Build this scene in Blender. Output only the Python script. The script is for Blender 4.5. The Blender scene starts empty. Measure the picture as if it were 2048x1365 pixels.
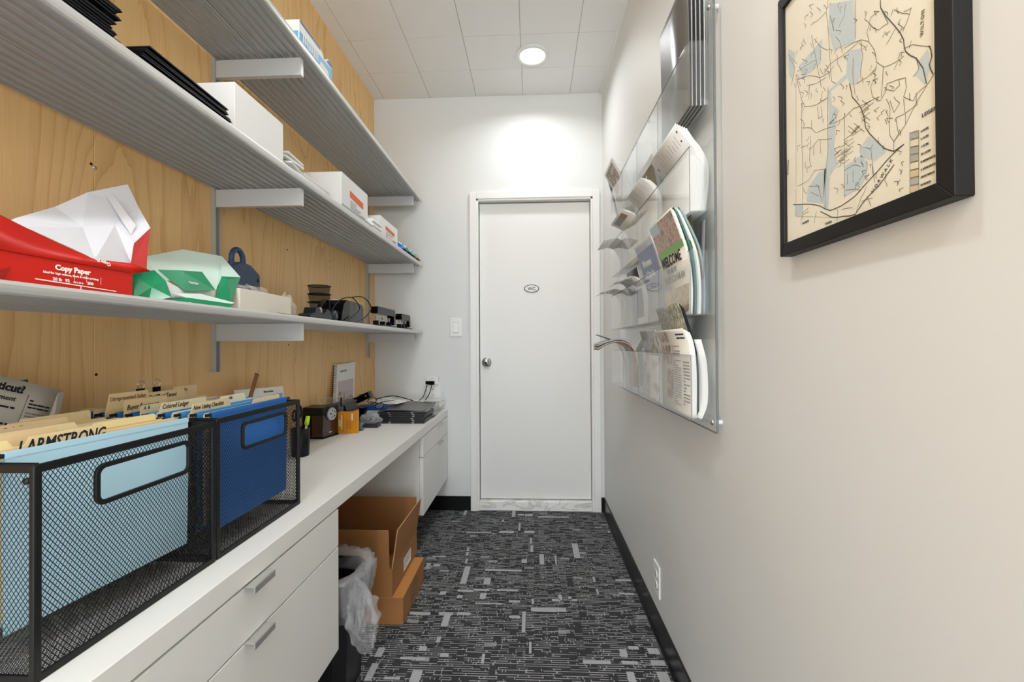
import bpy, bmesh, math, random
from mathutils import Vector, Matrix

# ------------------------------------------------------------------ scene, camera, world, lights
S = bpy.context.scene
COL = S.collection
random.seed(7)
S.view_settings.view_transform = 'Standard'
S.view_settings.look = 'None'
S.view_settings.gamma = 1.0
S.view_settings.use_curve_mapping = False
S.view_settings.exposure = 0.68
S.cycles.transparent_max_bounces = 48
S.cycles.max_bounces = 10
S.cycles.diffuse_bounces = 6
S.cycles.use_denoising = True

FPX, YAW, PITCH, ROLL, CAMZ = 888.3, .0461, .0075, -.0053, 1.08
cw, sw = math.cos(YAW), math.sin(YAW)
FWD = Vector((-sw*math.cos(PITCH), cw*math.cos(PITCH), math.sin(PITCH)))
_r = Vector((cw, sw, 0)); _u = _r.cross(FWD)
RIGHT = math.cos(ROLL)*_r + math.sin(ROLL)*_u
UP = -math.sin(ROLL)*_r + math.cos(ROLL)*_u
cam = bpy.data.cameras.new('camera'); camo = bpy.data.objects.new('camera', cam)
COL.objects.link(camo); S.camera = camo
cam.sensor_width = 36; cam.lens = FPX/2048*36; cam.clip_start = .02
mw = Matrix(((RIGHT.x, UP.x, -FWD.x, 0), (RIGHT.y, UP.y, -FWD.y, 0), (RIGHT.z, UP.z, -FWD.z, CAMZ), (0, 0, 0, 1)))
camo.matrix_world = mw

wd = bpy.data.worlds.new('world'); S.world = wd; wd.use_nodes = True
bg = wd.node_tree.nodes['Background']
bg.inputs[0].default_value = (.875, .94, 1, 1); bg.inputs[1].default_value = 3.9

def arealamp(name, loc, size, power, color=(.95, .98, 1), spread=math.radians(150)):
    l = bpy.data.lights.new(name, 'AREA'); l.shape = 'DISK'; l.size = size
    l.energy = power; l.color = color; l.spread = spread
    o = bpy.data.objects.new(name, l); COL.objects.link(o); o.location = loc
    return o
CEIL = 2.709
LAMPS = [(.009, 2.495), (-.25, .70), (-.25, -.8)]  # first is the fixture in view; the other two are added unseen fill
LAMP_W = [3.2, 4.2, 7]
for (lx, ly), w in zip(LAMPS, LAMP_W):
    arealamp('downlight_beam', (lx, ly, CEIL-.012), .13, w)

# ------------------------------------------------------------------ helpers
def lin(c):
    if isinstance(c, str):
        c = tuple(int(c[i:i+2], 16) for i in (0, 2, 4))
    return tuple(((v/255)/12.92 if v/255 <= .04045 else ((v/255+.055)/1.055)**2.4) for v in c)

_M = {}
def mat(name, c, rough=.6, metal=0., bump=0., bscale=200., spec=.5, var=0., vscale=8., coat=0., alpha=1.):
    if name in _M: return _M[name]
    m = bpy.data.materials.new(name); m.use_nodes = True
    nt = m.node_tree; b = nt.nodes['Principled BSDF']
    L = lin(c)
    b.inputs['Base Color'].default_value = (*L, 1); b.inputs['Roughness'].default_value = rough
    b.inputs['Metallic'].default_value = metal; b.inputs['Specular IOR Level'].default_value = spec
    b.inputs['Coat Weight'].default_value = coat; b.inputs['Alpha'].default_value = alpha
    geo = nt.nodes.new('ShaderNodeNewGeometry')
    if var > 0 or bump == 0:
        n = nt.nodes.new('ShaderNodeTexNoise'); n.inputs['Scale'].default_value = vscale; n.inputs['Detail'].default_value = 4
        nt.links.new(geo.outputs['Position'], n.inputs['Vector'])
        mx = nt.nodes.new('ShaderNodeMix'); mx.data_type = 'RGBA'
        v = var if var > 0 else .03
        mx.inputs['A'].default_value = (*[x*(1-v) for x in L], 1); mx.inputs['B'].default_value = (*[min(1, x*(1+v)) for x in L], 1)
        nt.links.new(n.outputs['Fac'], mx.inputs['Factor']); nt.links.new(mx.outputs['Result'], b.inputs['Base Color'])
    if bump > 0:
        n2 = nt.nodes.new('ShaderNodeTexNoise'); n2.inputs['Scale'].default_value = bscale; n2.inputs['Detail'].default_value = 3
        nt.links.new(geo.outputs['Position'], n2.inputs['Vector'])
        bp = nt.nodes.new('ShaderNodeBump'); bp.inputs['Strength'].default_value = bump; bp.inputs['Distance'].default_value = .002
        nt.links.new(n2.outputs['Fac'], bp.inputs['Height']); nt.links.new(bp.outputs['Normal'], b.inputs['Normal'])
    _M[name] = m
    return m

def emis(name, c, s):
    m = bpy.data.materials.new(name); m.use_nodes = True
    b = m.node_tree.nodes['Principled BSDF']
    b.inputs['Emission Color'].default_value = (*lin(c), 1); b.inputs['Emission Strength'].default_value = s
    _M[name] = m; return m

def clear(name, tint=(1, 1, 1), haze=0., rough=.02, ior=1.45, hazecol='e8e8e6'):
    if name in _M: return _M[name]
    m = bpy.data.materials.new(name); m.use_nodes = True
    nt = m.node_tree; nt.nodes.remove(nt.nodes['Principled BSDF'])
    out = nt.nodes['Material Output']
    tr = nt.nodes.new('ShaderNodeBsdfTransparent'); tr.inputs[0].default_value = (*tint, 1)
    gl = nt.nodes.new('ShaderNodeBsdfGlossy'); gl.inputs['Roughness'].default_value = rough
    # thin-sheet reflectance (same from both sides): f0 + (1 - f0)(1 - |N.I|)^5
    ge = nt.nodes.new('ShaderNodeNewGeometry'); dt = nt.nodes.new('ShaderNodeVectorMath'); dt.operation = 'DOT_PRODUCT'
    nt.links.new(ge.outputs['Normal'], dt.inputs[0]); nt.links.new(ge.outputs['Incoming'], dt.inputs[1])
    def mth(op, a, b=None):
        k = nt.nodes.new('ShaderNodeMath'); k.operation = op
        for i, v in enumerate((a, b)):
            if v is None: continue
            if isinstance(v, (int, float)): k.inputs[i].default_value = v
            else: nt.links.new(v, k.inputs[i])
        return k.outputs[0]
    f0 = ((ior-1)/(ior+1))**2*.8
    fac = mth('ADD', f0, mth('MULTIPLY', (1-f0)*.75, mth('POWER', mth('SUBTRACT', 1, mth('ABSOLUTE', dt.outputs['Value'])), 5)))
    mx = nt.nodes.new('ShaderNodeMixShader')
    nt.links.new(fac, mx.inputs[0]); nt.links.new(tr.outputs[0], mx.inputs[1]); nt.links.new(gl.outputs[0], mx.inputs[2])
    last = mx
    if haze > 0:
        df = nt.nodes.new('ShaderNodeBsdfDiffuse'); df.inputs[0].default_value = (*lin(hazecol), 1)
        m2 = nt.nodes.new('ShaderNodeMixShader')
        if isinstance(haze, float) and haze < 1:
            m2.inputs[0].default_value = haze
        nt.links.new(last.outputs[0], m2.inputs[1]); nt.links.new(df.outputs[0], m2.inputs[2]); last = m2
    nt.links.new(last.outputs[0], out.inputs[0])
    _M[name] = m; return m

class MB:
    """mesh builder: collects shapes in world coordinates, several materials"""
    def __init__(s): s.v = []; s.f = []; s.mi = []; s.mats = []; s.sm = []
    def m(s, mt):
        if mt not in s.mats: s.mats.append(mt)
        return s.mats.index(mt)
    def add(s, vs, fs, mt, smooth=False):
        k = len(s.v); s.v += [tuple(v) for v in vs]; i = s.m(mt)
        for f in fs: s.f.append(tuple(a+k for a in f)); s.mi.append(i); s.sm.append(smooth)
        return s
    def box(s, x0, x1, y0, y1, z0, z1, mt, M=None):
        vs = [Vector((x, y, z)) for z in (z0, z1) for y in (y0, y1) for x in (x0, x1)]
        if M is not None: vs = [M @ v for v in vs]
        fs = [(0, 2, 3, 1), (4, 5, 7, 6), (0, 1, 5, 4), (2, 6, 7, 3), (0, 4, 6, 2), (1, 3, 7, 5)]
        return s.add(vs, fs, mt)
    def quad(s, a, b, c, d, mt): return s.add([a, b, c, d], [(0, 1, 2, 3)], mt)
    def bar(s, a, b, w, h, mt, up=(0, 0, 1)):
        a = Vector(a); b = Vector(b); d = (b-a).normalized(); up = Vector(up)
        if abs(d.dot(up)) > .95: up = Vector((1, 0, 0))
        r = d.cross(up).normalized(); u = r.cross(d).normalized()
        vs = [p + r*w/2*i + u*h/2*j for p in (a, b) for i, j in ((-1, -1), (1, -1), (1, 1), (-1, 1))]
        return s.add(vs, [(0, 1, 2, 3), (7, 6, 5, 4), (0, 4, 5, 1), (1, 5, 6, 2), (2, 6, 7, 3), (3, 7, 4, 0)], mt)
    def tube(s, pts, r, mt, n=8, closed=False, cap=True):
        pts = [Vector(p) for p in pts]; N = len(pts); rings = []
        rr = r if isinstance(r, (list, tuple)) else [r]*N
        prev = None
        for i, p in enumerate(pts):
            if closed: d = pts[(i+1) % N]-pts[i-1]
            else: d = pts[min(i+1, N-1)]-pts[max(i-1, 0)]
            d = d.normalized()
            if prev is None:
                u = Vector((0, 0, 1)) if abs(d.z) < .9 else Vector((1, 0, 0))
            else: u = prev
            a = d.cross(u).normalized(); u = a.cross(d).normalized(); prev = u
            rings.append([p + (a*math.cos(t)+u*math.sin(t))*rr[i] for t in [2*math.pi*k/n for k in range(n)]])
        vs = [v for rg in rings for v in rg]; fs = []
        for i in range(N if closed else N-1):
            j = (i+1) % N
            for k in range(n): fs.append((i*n+k, i*n+(k+1) % n, j*n+(k+1) % n, j*n+k))
        if cap and not closed: fs += [tuple(range(n))[::-1], tuple((N-1)*n+k for k in range(n))]
        return s.add(vs, fs, mt, True)
    def lathe(s, c, prof, mt, axis='z', n=24, smooth=True):
        """prof: list of (radius, height) along the axis from c"""
        c = Vector(c); vs = []; fs = []
        ax = {'x': (Vector((0, 1, 0)), Vector((0, 0, 1)), Vector((1, 0, 0))), 'y': (Vector((0, 0, 1)), Vector((1, 0, 0)), Vector((0, 1, 0))), 'z': (Vector((1, 0, 0)), Vector((0, 1, 0)), Vector((0, 0, 1)))}[axis] if isinstance(axis, str) else axis
        for r, h in prof:
            for k in range(n):
                t = 2*math.pi*k/n; vs.append(c + (ax[0]*math.cos(t)+ax[1]*math.sin(t))*max(r, 1e-5) + ax[2]*h)
        for i in range(len(prof)-1):
            for k in range(n): fs.append((i*n+k, i*n+(k+1) % n, (i+1)*n+(k+1) % n, (i+1)*n+k))
        s.add(vs, fs, mt, smooth)
        k = len(prof)-1
        if prof[0][0] > 1e-4: s.add(vs[:n], [tuple(range(n))[::-1]], mt)
        if prof[k][0] > 1e-4: s.add(vs[k*n:], [tuple(range(n))], mt)
        return s
    def prism(s, poly, fn, a, b, mt, smooth=False):
        """poly: 2-D outline; fn(u, v, w) -> point; extruded from w=a to w=b"""
        n = len(poly); vs = [fn(u, v, w) for w in (a, b) for u, v in poly]
        fs = [(i, (i+1) % n, n+(i+1) % n, n+i) for i in range(n)]
        s.add(vs, fs, mt, smooth); s.add(vs, [tuple(range(n))[::-1], tuple(range(n, 2*n))], mt)
        return s
    def grid(s, fn, nu, nv, mt, smooth=True, u0=0, u1=1, v0=0, v1=1):
        vs = [fn(u0+(u1-u0)*i/nu, v0+(v1-v0)*j/nv) for j in range(nv+1) for i in range(nu+1)]
        fs = [(j*(nu+1)+i, j*(nu+1)+i+1, (j+1)*(nu+1)+i+1, (j+1)*(nu+1)+i) for j in range(nv) for i in range(nu)]
        return s.add(vs, fs, mt, smooth)
    def build(s, name, parent=None, bevel=0, solid=0):
        me = bpy.data.meshes.new(name)
        piv = Vector((0, 0, 0))
        if parent is None and s.v:
            xs = [v[0] for v in s.v]; ys = [v[1] for v in s.v]; zs = [v[2] for v in s.v]
            piv = Vector(((min(xs)+max(xs))/2, (min(ys)+max(ys))/2, min(zs)))
        me.from_pydata([Vector(v)-piv for v in s.v], [], s.f)
        for mt in s.mats: me.materials.append(mt)
        me.polygons.foreach_set('material_index', s.mi)
        me.polygons.foreach_set('use_smooth', s.sm)
        me.validate(); me.update()
        bm = bmesh.new(); bm.from_mesh(me); bmesh.ops.recalc_face_normals(bm, faces=bm.faces); bm.to_mesh(me); bm.free()
        o = bpy.data.objects.new(name, me); COL.objects.link(o)
        if parent is None: o.location = piv
        else:
            o.parent = parent
            o.matrix_parent_inverse = wmat(parent).inverted()
        if bevel:
            b = o.modifiers.new('b', 'BEVEL'); b.width = bevel; b.segments = 2; b.limit_method = 'ANGLE'; b.angle_limit = math.radians(40)
        if solid:
            q = o.modifiers.new('s', 'SOLIDIFY'); q.thickness = solid; q.offset = 0
        return o

def wmat(o):
    m = Matrix.Translation(o.location) @ o.rotation_euler.to_matrix().to_4x4()
    if o.parent: m = wmat(o.parent) @ o.matrix_parent_inverse @ m
    return m

def tag(o, label=None, cat=None, group=None, kind=None):
    if label: o['label'] = label
    if cat: o['category'] = cat
    if group: o['group'] = group
    if kind: o['kind'] = kind
    return o
def thing(name, label, cat, loc, group=None, kind=None):
    o = bpy.data.objects.new(name, None); COL.objects.link(o); o.location = loc; o.empty_display_size = .05
    return tag(o, label, cat, group, kind)
def copy_thing(root, d, label=None, group=None):
    def rec(o, par):
        c = o.copy(); COL.objects.link(c)
        if par: c.parent = par
        for ch in o.children: rec(ch, c)
        return c
    c = rec(root, None); c.location = root.location + Vector(d)
    if label: c['label'] = label
    if group: c['group'] = group
    return c

def text(name, body, size, org, right, up, mt, parent, bold=0., shear=0., align='LEFT', depth=.0002, spacing=1., res=2, sx=1.):
    cu = bpy.data.curves.new(name, 'FONT'); cu.body = body; cu.size = size; cu.offset = bold; cu.shear = shear
    cu.align_x = align; cu.extrude = depth; cu.space_character = spacing; cu.resolution_u = res
    to = bpy.data.objects.new('tmp', cu); COL.objects.link(to)
    dg = bpy.context.evaluated_depsgraph_get(); me = bpy.data.meshes.new_from_object(to.evaluated_get(dg))
    COL.objects.unlink(to); bpy.data.objects.remove(to); me.name = name
    right = Vector(right).normalized(); up = Vector(up).normalized(); n = right.cross(up).normalized()
    R = Matrix((right, up, n)).transposed().to_4x4(); R.translation = Vector(org)
    me.transform(R @ Matrix.Diagonal((sx, 1, 1, 1))); me.materials.clear(); me.materials.append(mt)
    o = bpy.data.objects.new(name, me); COL.objects.link(o)
    o.parent = parent; o.matrix_parent_inverse = wmat(parent).inverted()
    return o

def line_text(mb, P, u0, u1, v0, v1, rows, mt, nudge=.0003, words=4, rnd=None):
    """rows of small word-like marks printed on the surface P(u, v)"""
    rnd = rnd or random
    for r in range(rows):
        va = v1-(v1-v0)*(r+.15)/rows; vb = v1-(v1-v0)*(r+.6)/rows; u = u0
        while u < u1-.01:
            w = rnd.uniform(.4, 1.3)*(u1-u0)/words/1.2; e = min(u1, u+w)
            mb.quad(P(u, vb), P(e, vb), P(e, va), P(u, va), mt); u = e+(u1-u0)*.03
            if rnd.random() < .12: break

# ------------------------------------------------------------------ common materials
WALL = mat('wall_paint', 'dddedc', .55, bump=.05, bscale=350)
WHITE = mat('white_enamel', 'ebebe8', .35, bump=.02, bscale=90)
LAMI = mat('white_laminate', 'e4e3df', .42, bump=.02, bscale=300)
PAPER = mat('paper_white', 'f1f1ee', .7, var=.02)
PAPER2 = mat('paper_cream', 'e6e2d8', .75, var=.03)
BLACK = mat('black_plastic', '111214', .35, var=.1, spec=.25)
BLACKG = mat('black_gloss', '08090b', .16, var=.1, spec=.22)
BLKM = mat('black_powdercoat', '08090b', .5, spec=.35)
INK = mat('ink', '16161a', .6)
CHROME = mat('chrome', 'cfcfcf', .14, 1.)
STEEL = mat('brushed_steel', 'c6c6c4', .38, .75)
ALU = mat('anodised_aluminium', 'b9b9b7', .42, .5)
BRK = mat('painted_bracket', 'c9cac9', .45, .2, bump=.02, bscale=400)
RED = mat('red_wrapper', 'cb1b0c', .38, var=.04)
GREEN = mat('green_wrapper', '0f8a5c', .22, var=.06)
CARD = mat('corrugated_card', '9c6a3c', .8, bump=.08, bscale=120, var=.05)
CARDE = mat('card_edge', 'b8925f', .85, bump=.2, bscale=600)
GREY = mat('grey_plastic', '8a8c8e', .4)
DGREY = mat('dark_grey', '3a3b3e', .4)
# ------------------------------------------------------------------ structure
XL, XR, YB, YF = -1.04, .458, 2.887, -1.8
def wood_mat():
    m = bpy.data.materials.new('maple_plywood'); m.use_nodes = True
    nt = m.node_tree; b = nt.nodes['Principled BSDF']; b.inputs['Roughness'].default_value = .5
    geo = nt.nodes.new('ShaderNodeNewGeometry')
    def mapn(sc, rot=(0, 0, 0)):
        mp = nt.nodes.new('ShaderNodeMapping'); mp.inputs['Scale'].default_value = sc
        nt.links.new(geo.outputs['Position'], mp.inputs['Vector']); return mp
    def noise(mp, s, d):
        n = nt.nodes.new('ShaderNodeTexNoise'); n.inputs['Scale'].default_value = s; n.inputs['Detail'].default_value = d
        nt.links.new(mp.outputs[0], n.inputs['Vector']); return n
    def mth(op, a, bb=None):
        k = nt.nodes.new('ShaderNodeMath'); k.operation = op
        for i, v in enumerate((a, bb)):
            if v is None: continue
            if isinstance(v, (int, float)): k.inputs[i].default_value = v
            else: nt.links.new(v, k.inputs[i])
        return k.outputs[0]
    big = noise(mapn((1, 1.9, .32)), 1.25, 1.5)        # cathedral figure = contours of a tall noise field
    wig = noise(mapn((1, 9, 1.2)), 3, 2)
    h = mth('ADD', mth('MULTIPLY', big.outputs['Fac'], 26), mth('MULTIPLY', wig.outputs['Fac'], .9))
    fr = mth('FRACT', h)
    ln = mth('POWER', fr, 5)
    fine = noise(mapn((1, 60, 1.6)), 5, 3)
    low = noise(mapn((1, .9, .5)), 2.0, 2)
    v = mth('ADD', mth('MULTIPLY', ln, .42), mth('MULTIPLY', fine.outputs['Fac'], .42))
    v = mth('ADD', v, mth('MULTIPLY', low.outputs['Fac'], .40))
    cr = nt.nodes.new('ShaderNodeValToRGB'); e = cr.color_ramp.elements
    e[0].position = .22; e[0].color = (*lin('f7d094'), 1); e[1].position = 1.0; e[1].color = (*lin('d6a664'), 1)
    nt.links.new(v, cr.inputs[0]); nt.links.new(cr.outputs[0], b.inputs['Base Color'])
    return m
WOOD = wood_mat()

def carpet_mat():
    m = bpy.data.materials.new('carpet_weave'); m.use_nodes = True
    nt = m.node_tree; b = nt.nodes['Principled BSDF']; b.inputs['Roughness'].default_value = .95; b.inputs['Specular IOR Level'].default_value = .1
    geo = nt.nodes.new('ShaderNodeNewGeometry')
    def cell(sx, sy, off=(0, 0, 0)):
        mp = nt.nodes.new('ShaderNodeMapping'); mp.inputs['Scale'].default_value = (1/sx, 1/sy, 0); mp.inputs['Location'].default_value = off
        nt.links.new(geo.outputs['Position'], mp.inputs[0])
        fl = nt.nodes.new('ShaderNodeVectorMath'); fl.operation = 'FLOOR'; nt.links.new(mp.outputs[0], fl.inputs[0])
        w = nt.nodes.new('ShaderNodeTexWhiteNoise'); w.noise_dimensions = '2D'; nt.links.new(fl.outputs[0], w.inputs['Vector'])
        return w.outputs['Value']
    def mth(op, a, bb=None):
        k = nt.nodes.new('ShaderNodeMath'); k.operation = op
        for i, v in enumerate((a, bb)):
            if v is None: continue
            if isinstance(v, (int, float)): k.inputs[i].default_value = v
            else: nt.links.new(v, k.inputs[i])
        return k.outputs[0]
    # dashed rows every ~7 mm
    sep = nt.nodes.new('ShaderNodeSeparateXYZ'); nt.links.new(geo.outputs['Position'], sep.inputs[0])
    row = mth('GREATER_THAN', mth('FRACT', mth('MULTIPLY', sep.outputs['Y'], 1/.0102)), .76)
    dash = mth('MULTIPLY', row, mth('GREATER_THAN', cell(.030, .0102), .34))
    dash2 = mth('MULTIPLY', dash, mth('ADD', .55, mth('MULTIPLY', cell(.06, .0102, (3.1, 7.7, 0)), .5)))
    tick = mth('MULTIPLY', mth('GREATER_THAN', cell(.0035, .0102, (1.7, 2.2, 0)), .94), .5)
    patch = mth('MULTIPLY', mth('GREATER_THAN', cell(.045, .0204, (5, 3, 0)), .985), .45)
    spk = nt.nodes.new('ShaderNodeTexNoise'); spk.inputs['Scale'].default_value = 420; spk.inputs['Detail'].default_value = 2
    nt.links.new(geo.outputs['Position'], spk.inputs['Vector'])
    big = nt.nodes.new('ShaderNodeTexNoise'); big.inputs['Scale'].default_value = 9; big.inputs['Detail'].default_value = 3
    nt.links.new(geo.outputs['Position'], big.inputs['Vector'])
    v = mth('MAXIMUM', mth('MAXIMUM', dash2, tick), patch)
    v = mth('MULTIPLY', v, mth('ADD', .35, mth('MULTIPLY', spk.outputs['Fac'], 1.1)))
    v = mth('ADD', mth('MULTIPLY', v, .8), mth('MULTIPLY', mth('POWER', spk.outputs['Fac'], 4), .9))
    v = mth('MULTIPLY', v, mth('ADD', .5, mth('MULTIPLY', big.outputs['Fac'], .9)))
    cr = nt.nodes.new('ShaderNodeValToRGB'); e = cr.color_ramp.elements
    e[0].position = 0; e[0].color = (*lin('0f1013'), 1); e[1].position = .80; e[1].color = (*lin('c2c2c4'), 1)
    nt.links.new(v, cr.inputs[0]); nt.links.new(cr.outputs[0], b.inputs['Base Color'])
    bp = nt.nodes.new('ShaderNodeBump'); bp.inputs['Strength'].default_value = .6; bp.inputs['Distance'].default_value = .002
    nt.links.new(v, bp.inputs['Height']); nt.links.new(bp.outputs['Normal'], b.inputs['Normal'])
    return m
CARPET = carpet_mat()
PATCH = mat('carpet_pale_loops', 'acadaf', .95, bump=.9, bscale=420, var=.4, vscale=300, spec=.1)

fl = tag(MB().box(-1.08, .62, YF, 3.1, -.05, 0, CARPET).build('floor'), kind='structure')
# pale rectangles woven into the carpet (x0, y0, x1, y1 in pixels of the photograph's floor, turned into floor coordinates)
def ray(px, py): return FWD + (px-1024)/FPX*RIGHT - (py-682.5)/FPX*UP
def on(px, py, ax, val):
    d = ray(px, py); o = Vector((0, 0, CAMZ)); return o + d*((val-o[ax])/d[ax])
pk = MB()
for a in [(933,1065,982,1067),(999,1063,1028,1067),(1049,1063,1069,1067),(1024,1023,1031,1034),(1036,1029,1048,1032),(1050,1029,1058,1032),(1057,1029,1065,1033),
          (1004,1041,1008,1044),(1037,1047,1041,1062),(1060,1077,1064,1088),(1061,1092,1066,1105),(1079,1110,1088,1130),(1146,1088,1158,1117),(1110,1112,1113,1129),
          (1043,1120,1054,1127),(925,1134,937,1168),(852,1127,860,1138),(867,1129,880,1134),(865,1113,892,1115),(968,1157,981,1170),(994,1180,1036,1183),(960,1187,972,1198),
          (915,1181,945,1184),(947,1179,978,1182),(914,1192,925,1197),(819,1226,861,1230),(878,1226,906,1231),(915,1226,940,1231),(885,1231,898,1254),(1062,1217,1132,1224),
          (950,1207,1003,1209),(1018,1202,1040,1206),(1044,1225,1051,1266),(1018,1233,1040,1237),(1063,1199,1068,1209),(873,1275,881,1286),(838,1294,853,1302),(753,1296,767,1315),
          (800,1316,850,1320),(880,1308,897,1315),(736,1328,750,1363),(822,1342,842,1365),(963,1309,969,1328),(1166,1322,1221,1329),(1243,1324,1276,1329),(1257,1294,1277,1300),
          (1296,1298,1318,1309),(1240,1300,1254,1315),(1302,1322,1330,1332),(1255,1345,1270,1365),(1316,1345,1338,1365),(1227,1190,1238,1192),(1186,1155,1190,1165),(1193,1179,1197,1190),
          (1117,1191,1124,1201),(1137,1194,1143,1202),(1138,1200,1154,1203),(1216,1063,1220,1067),(1231,1160,1262,1163),(1238,1187,1268,1190),(928,1022,933,1031),(1076,1034,1138,1036),
          (970,1140,1044,1143),(934,1096,938,1103),(932,1106,937,1112),(931,1118,935,1128),(1058,1285,1063,1308),(1104,1199,1120,1203),(880,1184,892,1190),(768,1355,800,1360)]:
    x0, y0, x1, y1 = a
    w = on(x0, (y0+y1)/2, 2, 0); w2 = on(x1, (y0+y1)/2, 2, 0); n0 = on((x0+x1)/2, y1, 2, 0).y; n1 = on((x0+x1)/2, y0, 2, 0).y
    pk.box(w.x, w2.x, n0, n1, -.002, .0012, PATCH)
tag(pk.build('pale_pile_patch', fl), kind='stuff')

tag(MB().box(-1.12, -1.06, YF, YB+.06, 0, CEIL+.02, WALL).build('wall_left'), kind='structure')
wl = bpy.data.objects['wall_left']
def sheet(y0, y1, z0, z1):
    MB().box(-1.06, XL, y0+.0006, y1-.0006, z0, z1, WOOD).build('panel', wl, bevel=.001)
sheet(YF, 1.195, 1.612, CEIL); sheet(1.195, YB, 1.612, CEIL)
sheet(YF, 1.007, .0, 1.611); sheet(1.007, YB, .0, 1.611)
HOLE = mat('drilled_hole', '2a1a0e', .9)
hl = MB()
for y, z, r in [(1.842, 1.488, .004), (2.24, 1.513, .003), (2.24, 1.477, .0035), (1.849, 1.083, .0035), (2.249, 1.07, .003), (1.013, 1.013, .0035), (1.84, 1.52, .0015), (1.85, 1.04, .0015), (1.845, 1.33, .0012), (1.0, 1.512, .0035), (.62, 1.04, .002), (1.93, .99, .0015)]:
    hl.lathe((XL-.001, y, z), [(r, 0), (r, .0014), (r*.6, .0012)], HOLE, 'x', 10)
tag(hl.build('drill_hole', wl), kind='stuff')
MB().lathe((XL, 1.008, 1.506), [(.0045, 0), (.004, .002), (.001, .0028)], STEEL, 'x', 12).build('screw_head', wl)

tag(MB().box(XR, XR+.1, YF, YB+.06, 0, CEIL+.02, WALL).build('wall_right'), kind='structure')
# back wall with its door opening
DX0, DX1, DZ = -.362, .392, 2.03
wb = tag(MB().box(-1.12, DX0, YB, YB+.12, 0, CEIL+.02, WALL).box(DX1, XR+.1, YB, YB+.12, 0, CEIL+.02, WALL).box(DX0, DX1, YB, YB+.12, DZ, CEIL+.02, WALL).build('wall_back'), kind='structure')
# ceiling: tiles of about a foot, real joints
cg = mat('ceiling_joint', 'd6d5d1', .8)
CT = mat('ceiling_tile', 'ebeae7', .8, bump=.08, bscale=500)
ce = tag(MB().box(-1.12, XR+.1, YF, YB+.06, CEIL+.004, CEIL+.03, cg).build('ceiling'), kind='structure')
xs = [-1.06, -.97, -.665, -.36, -.055, .25, XR]
ys = [YB]; y = 2.606
while y > YF: ys.append(y); y -= .286
ys.append(YF)
for i in range(len(xs)-1):
    for j in range(len(ys)-1):
        g = .0013
        MB().box(xs[i]+g, xs[i+1]-g, ys[j+1]+g, ys[j]-g, CEIL-.002, CEIL+.006, CT).build('ceiling_tile', ce, bevel=.0014)
trim1 = tag(MB().box(XR-.018, XR, YF, YB, CEIL-.014, CEIL-.002, WHITE).build('trim_1'), kind='structure')
trim1['label'] = 'slim white bead where ceiling meets right wall'
# baseboards: black vinyl
BB = mat('black_vinyl_base', '0b0b0d', .28)
tag(MB().box(XR-.008, XR, YF, YB, 0, .092, BB).box(XR-.014, XR-.008, YF, YB, 0, .012, BB).build('baseboard_right'), kind='structure')
tag(MB().box(-1.04, DX0-.045, YB-.008, YB, 0, .092, BB).build('baseboard_back'), kind='structure')
tag(MB().box(DX1+.045, XR-.008, YB-.008, YB, 0, .092, BB).build('baseboard_back'), kind='structure')
# door
dr = thing('door_1', None, None, ((DX0+DX1)/2, YB, 0), kind='structure')
DOORM = mat('door_paint', 'e3e2de', .38, bump=.03, bscale=60)
ARCH = mat('door_frame_paint', 'e9e8e5', .35, bump=.02, bscale=60)
f = MB()
f.box(DX0-.043, DX0, YB-.016, YB, 0, DZ+.043, ARCH); f.box(DX1, DX1+.043, YB-.016, YB, 0, DZ+.043, ARCH)
f.box(DX0, DX1, YB-.016, YB, DZ, DZ+.043, ARCH)
f.build('door_frame', dr, bevel=.002)
f = MB()
f.box(DX0, DX0+.012, YB-.01, YB+.11, 0, DZ, ARCH); f.box(DX1-.012, DX1, YB-.01, YB+.11, 0, DZ, ARCH)
f.box(DX0, DX1, YB-.01, YB+.11, DZ-.012, DZ, ARCH); f.box(DX0+.012, DX1-.012, YB+.085, YB+.11, DZ-.05, DZ-.012, ARCH)
f.build('door_jamb', dr, bevel=.001)
leaf = MB().box(DX0+.016, DX1-.015, YB+.035, YB+.075, .066, DZ-.02, DOORM).build('door_leaf', dr, bevel=.0015)
kx, kz = -.303, .962
k = MB()
k.lathe((kx, YB+.036, kz), [(.0, -.001), (.033, 0), (.033, -.004), (.028, -.009), (.014, -.012), (.012, -.028), (.022, -.036), (.027, -.046), (.026, -.058), (.018, -.064), (.0, -.065)], CHROME, 'y', 28)
kn = k.build('door_knob', leaf)
MB().lathe((kx, YB-.030, kz), [(.0, -.001), (.008, -.001), (.0085, .001)], DGREY, 'y', 16).box(kx-.0008, kx+.0008, YB-.0322, YB-.031, kz-.005, kz+.005, BLACKG).build('thumb_turn', leaf)
# sign "WC"
sg = thing('door_sign', 'small oval white WC sign with black rim on the door', 'sign', (0, YB+.034, 1.42))
sx, sz = -.004, 1.446
def oval(a, b, y, n=40): return [(sx+a*math.cos(2*math.pi*i/n), sz+b*math.sin(2*math.pi*i/n)) for i in range(n)]
f = MB(); f.prism(oval(.049, .026, 0), lambda u, v, w: (u, w, v), YB+.0345, YB+.031, BLACKG); f.build('rim', sg)
f = MB(); f.prism(oval(.044, .0215, 0), lambda u, v, w: (u, w, v), YB+.031, YB+.0298, PAPER); f.build('plate', sg)
text('lettering', 'WC', .03, (sx, YB+.0295, sz-.0105), (1, 0, 0), (0, 0, 1), INK, sg, bold=.0006, align='CENTER')
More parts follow.
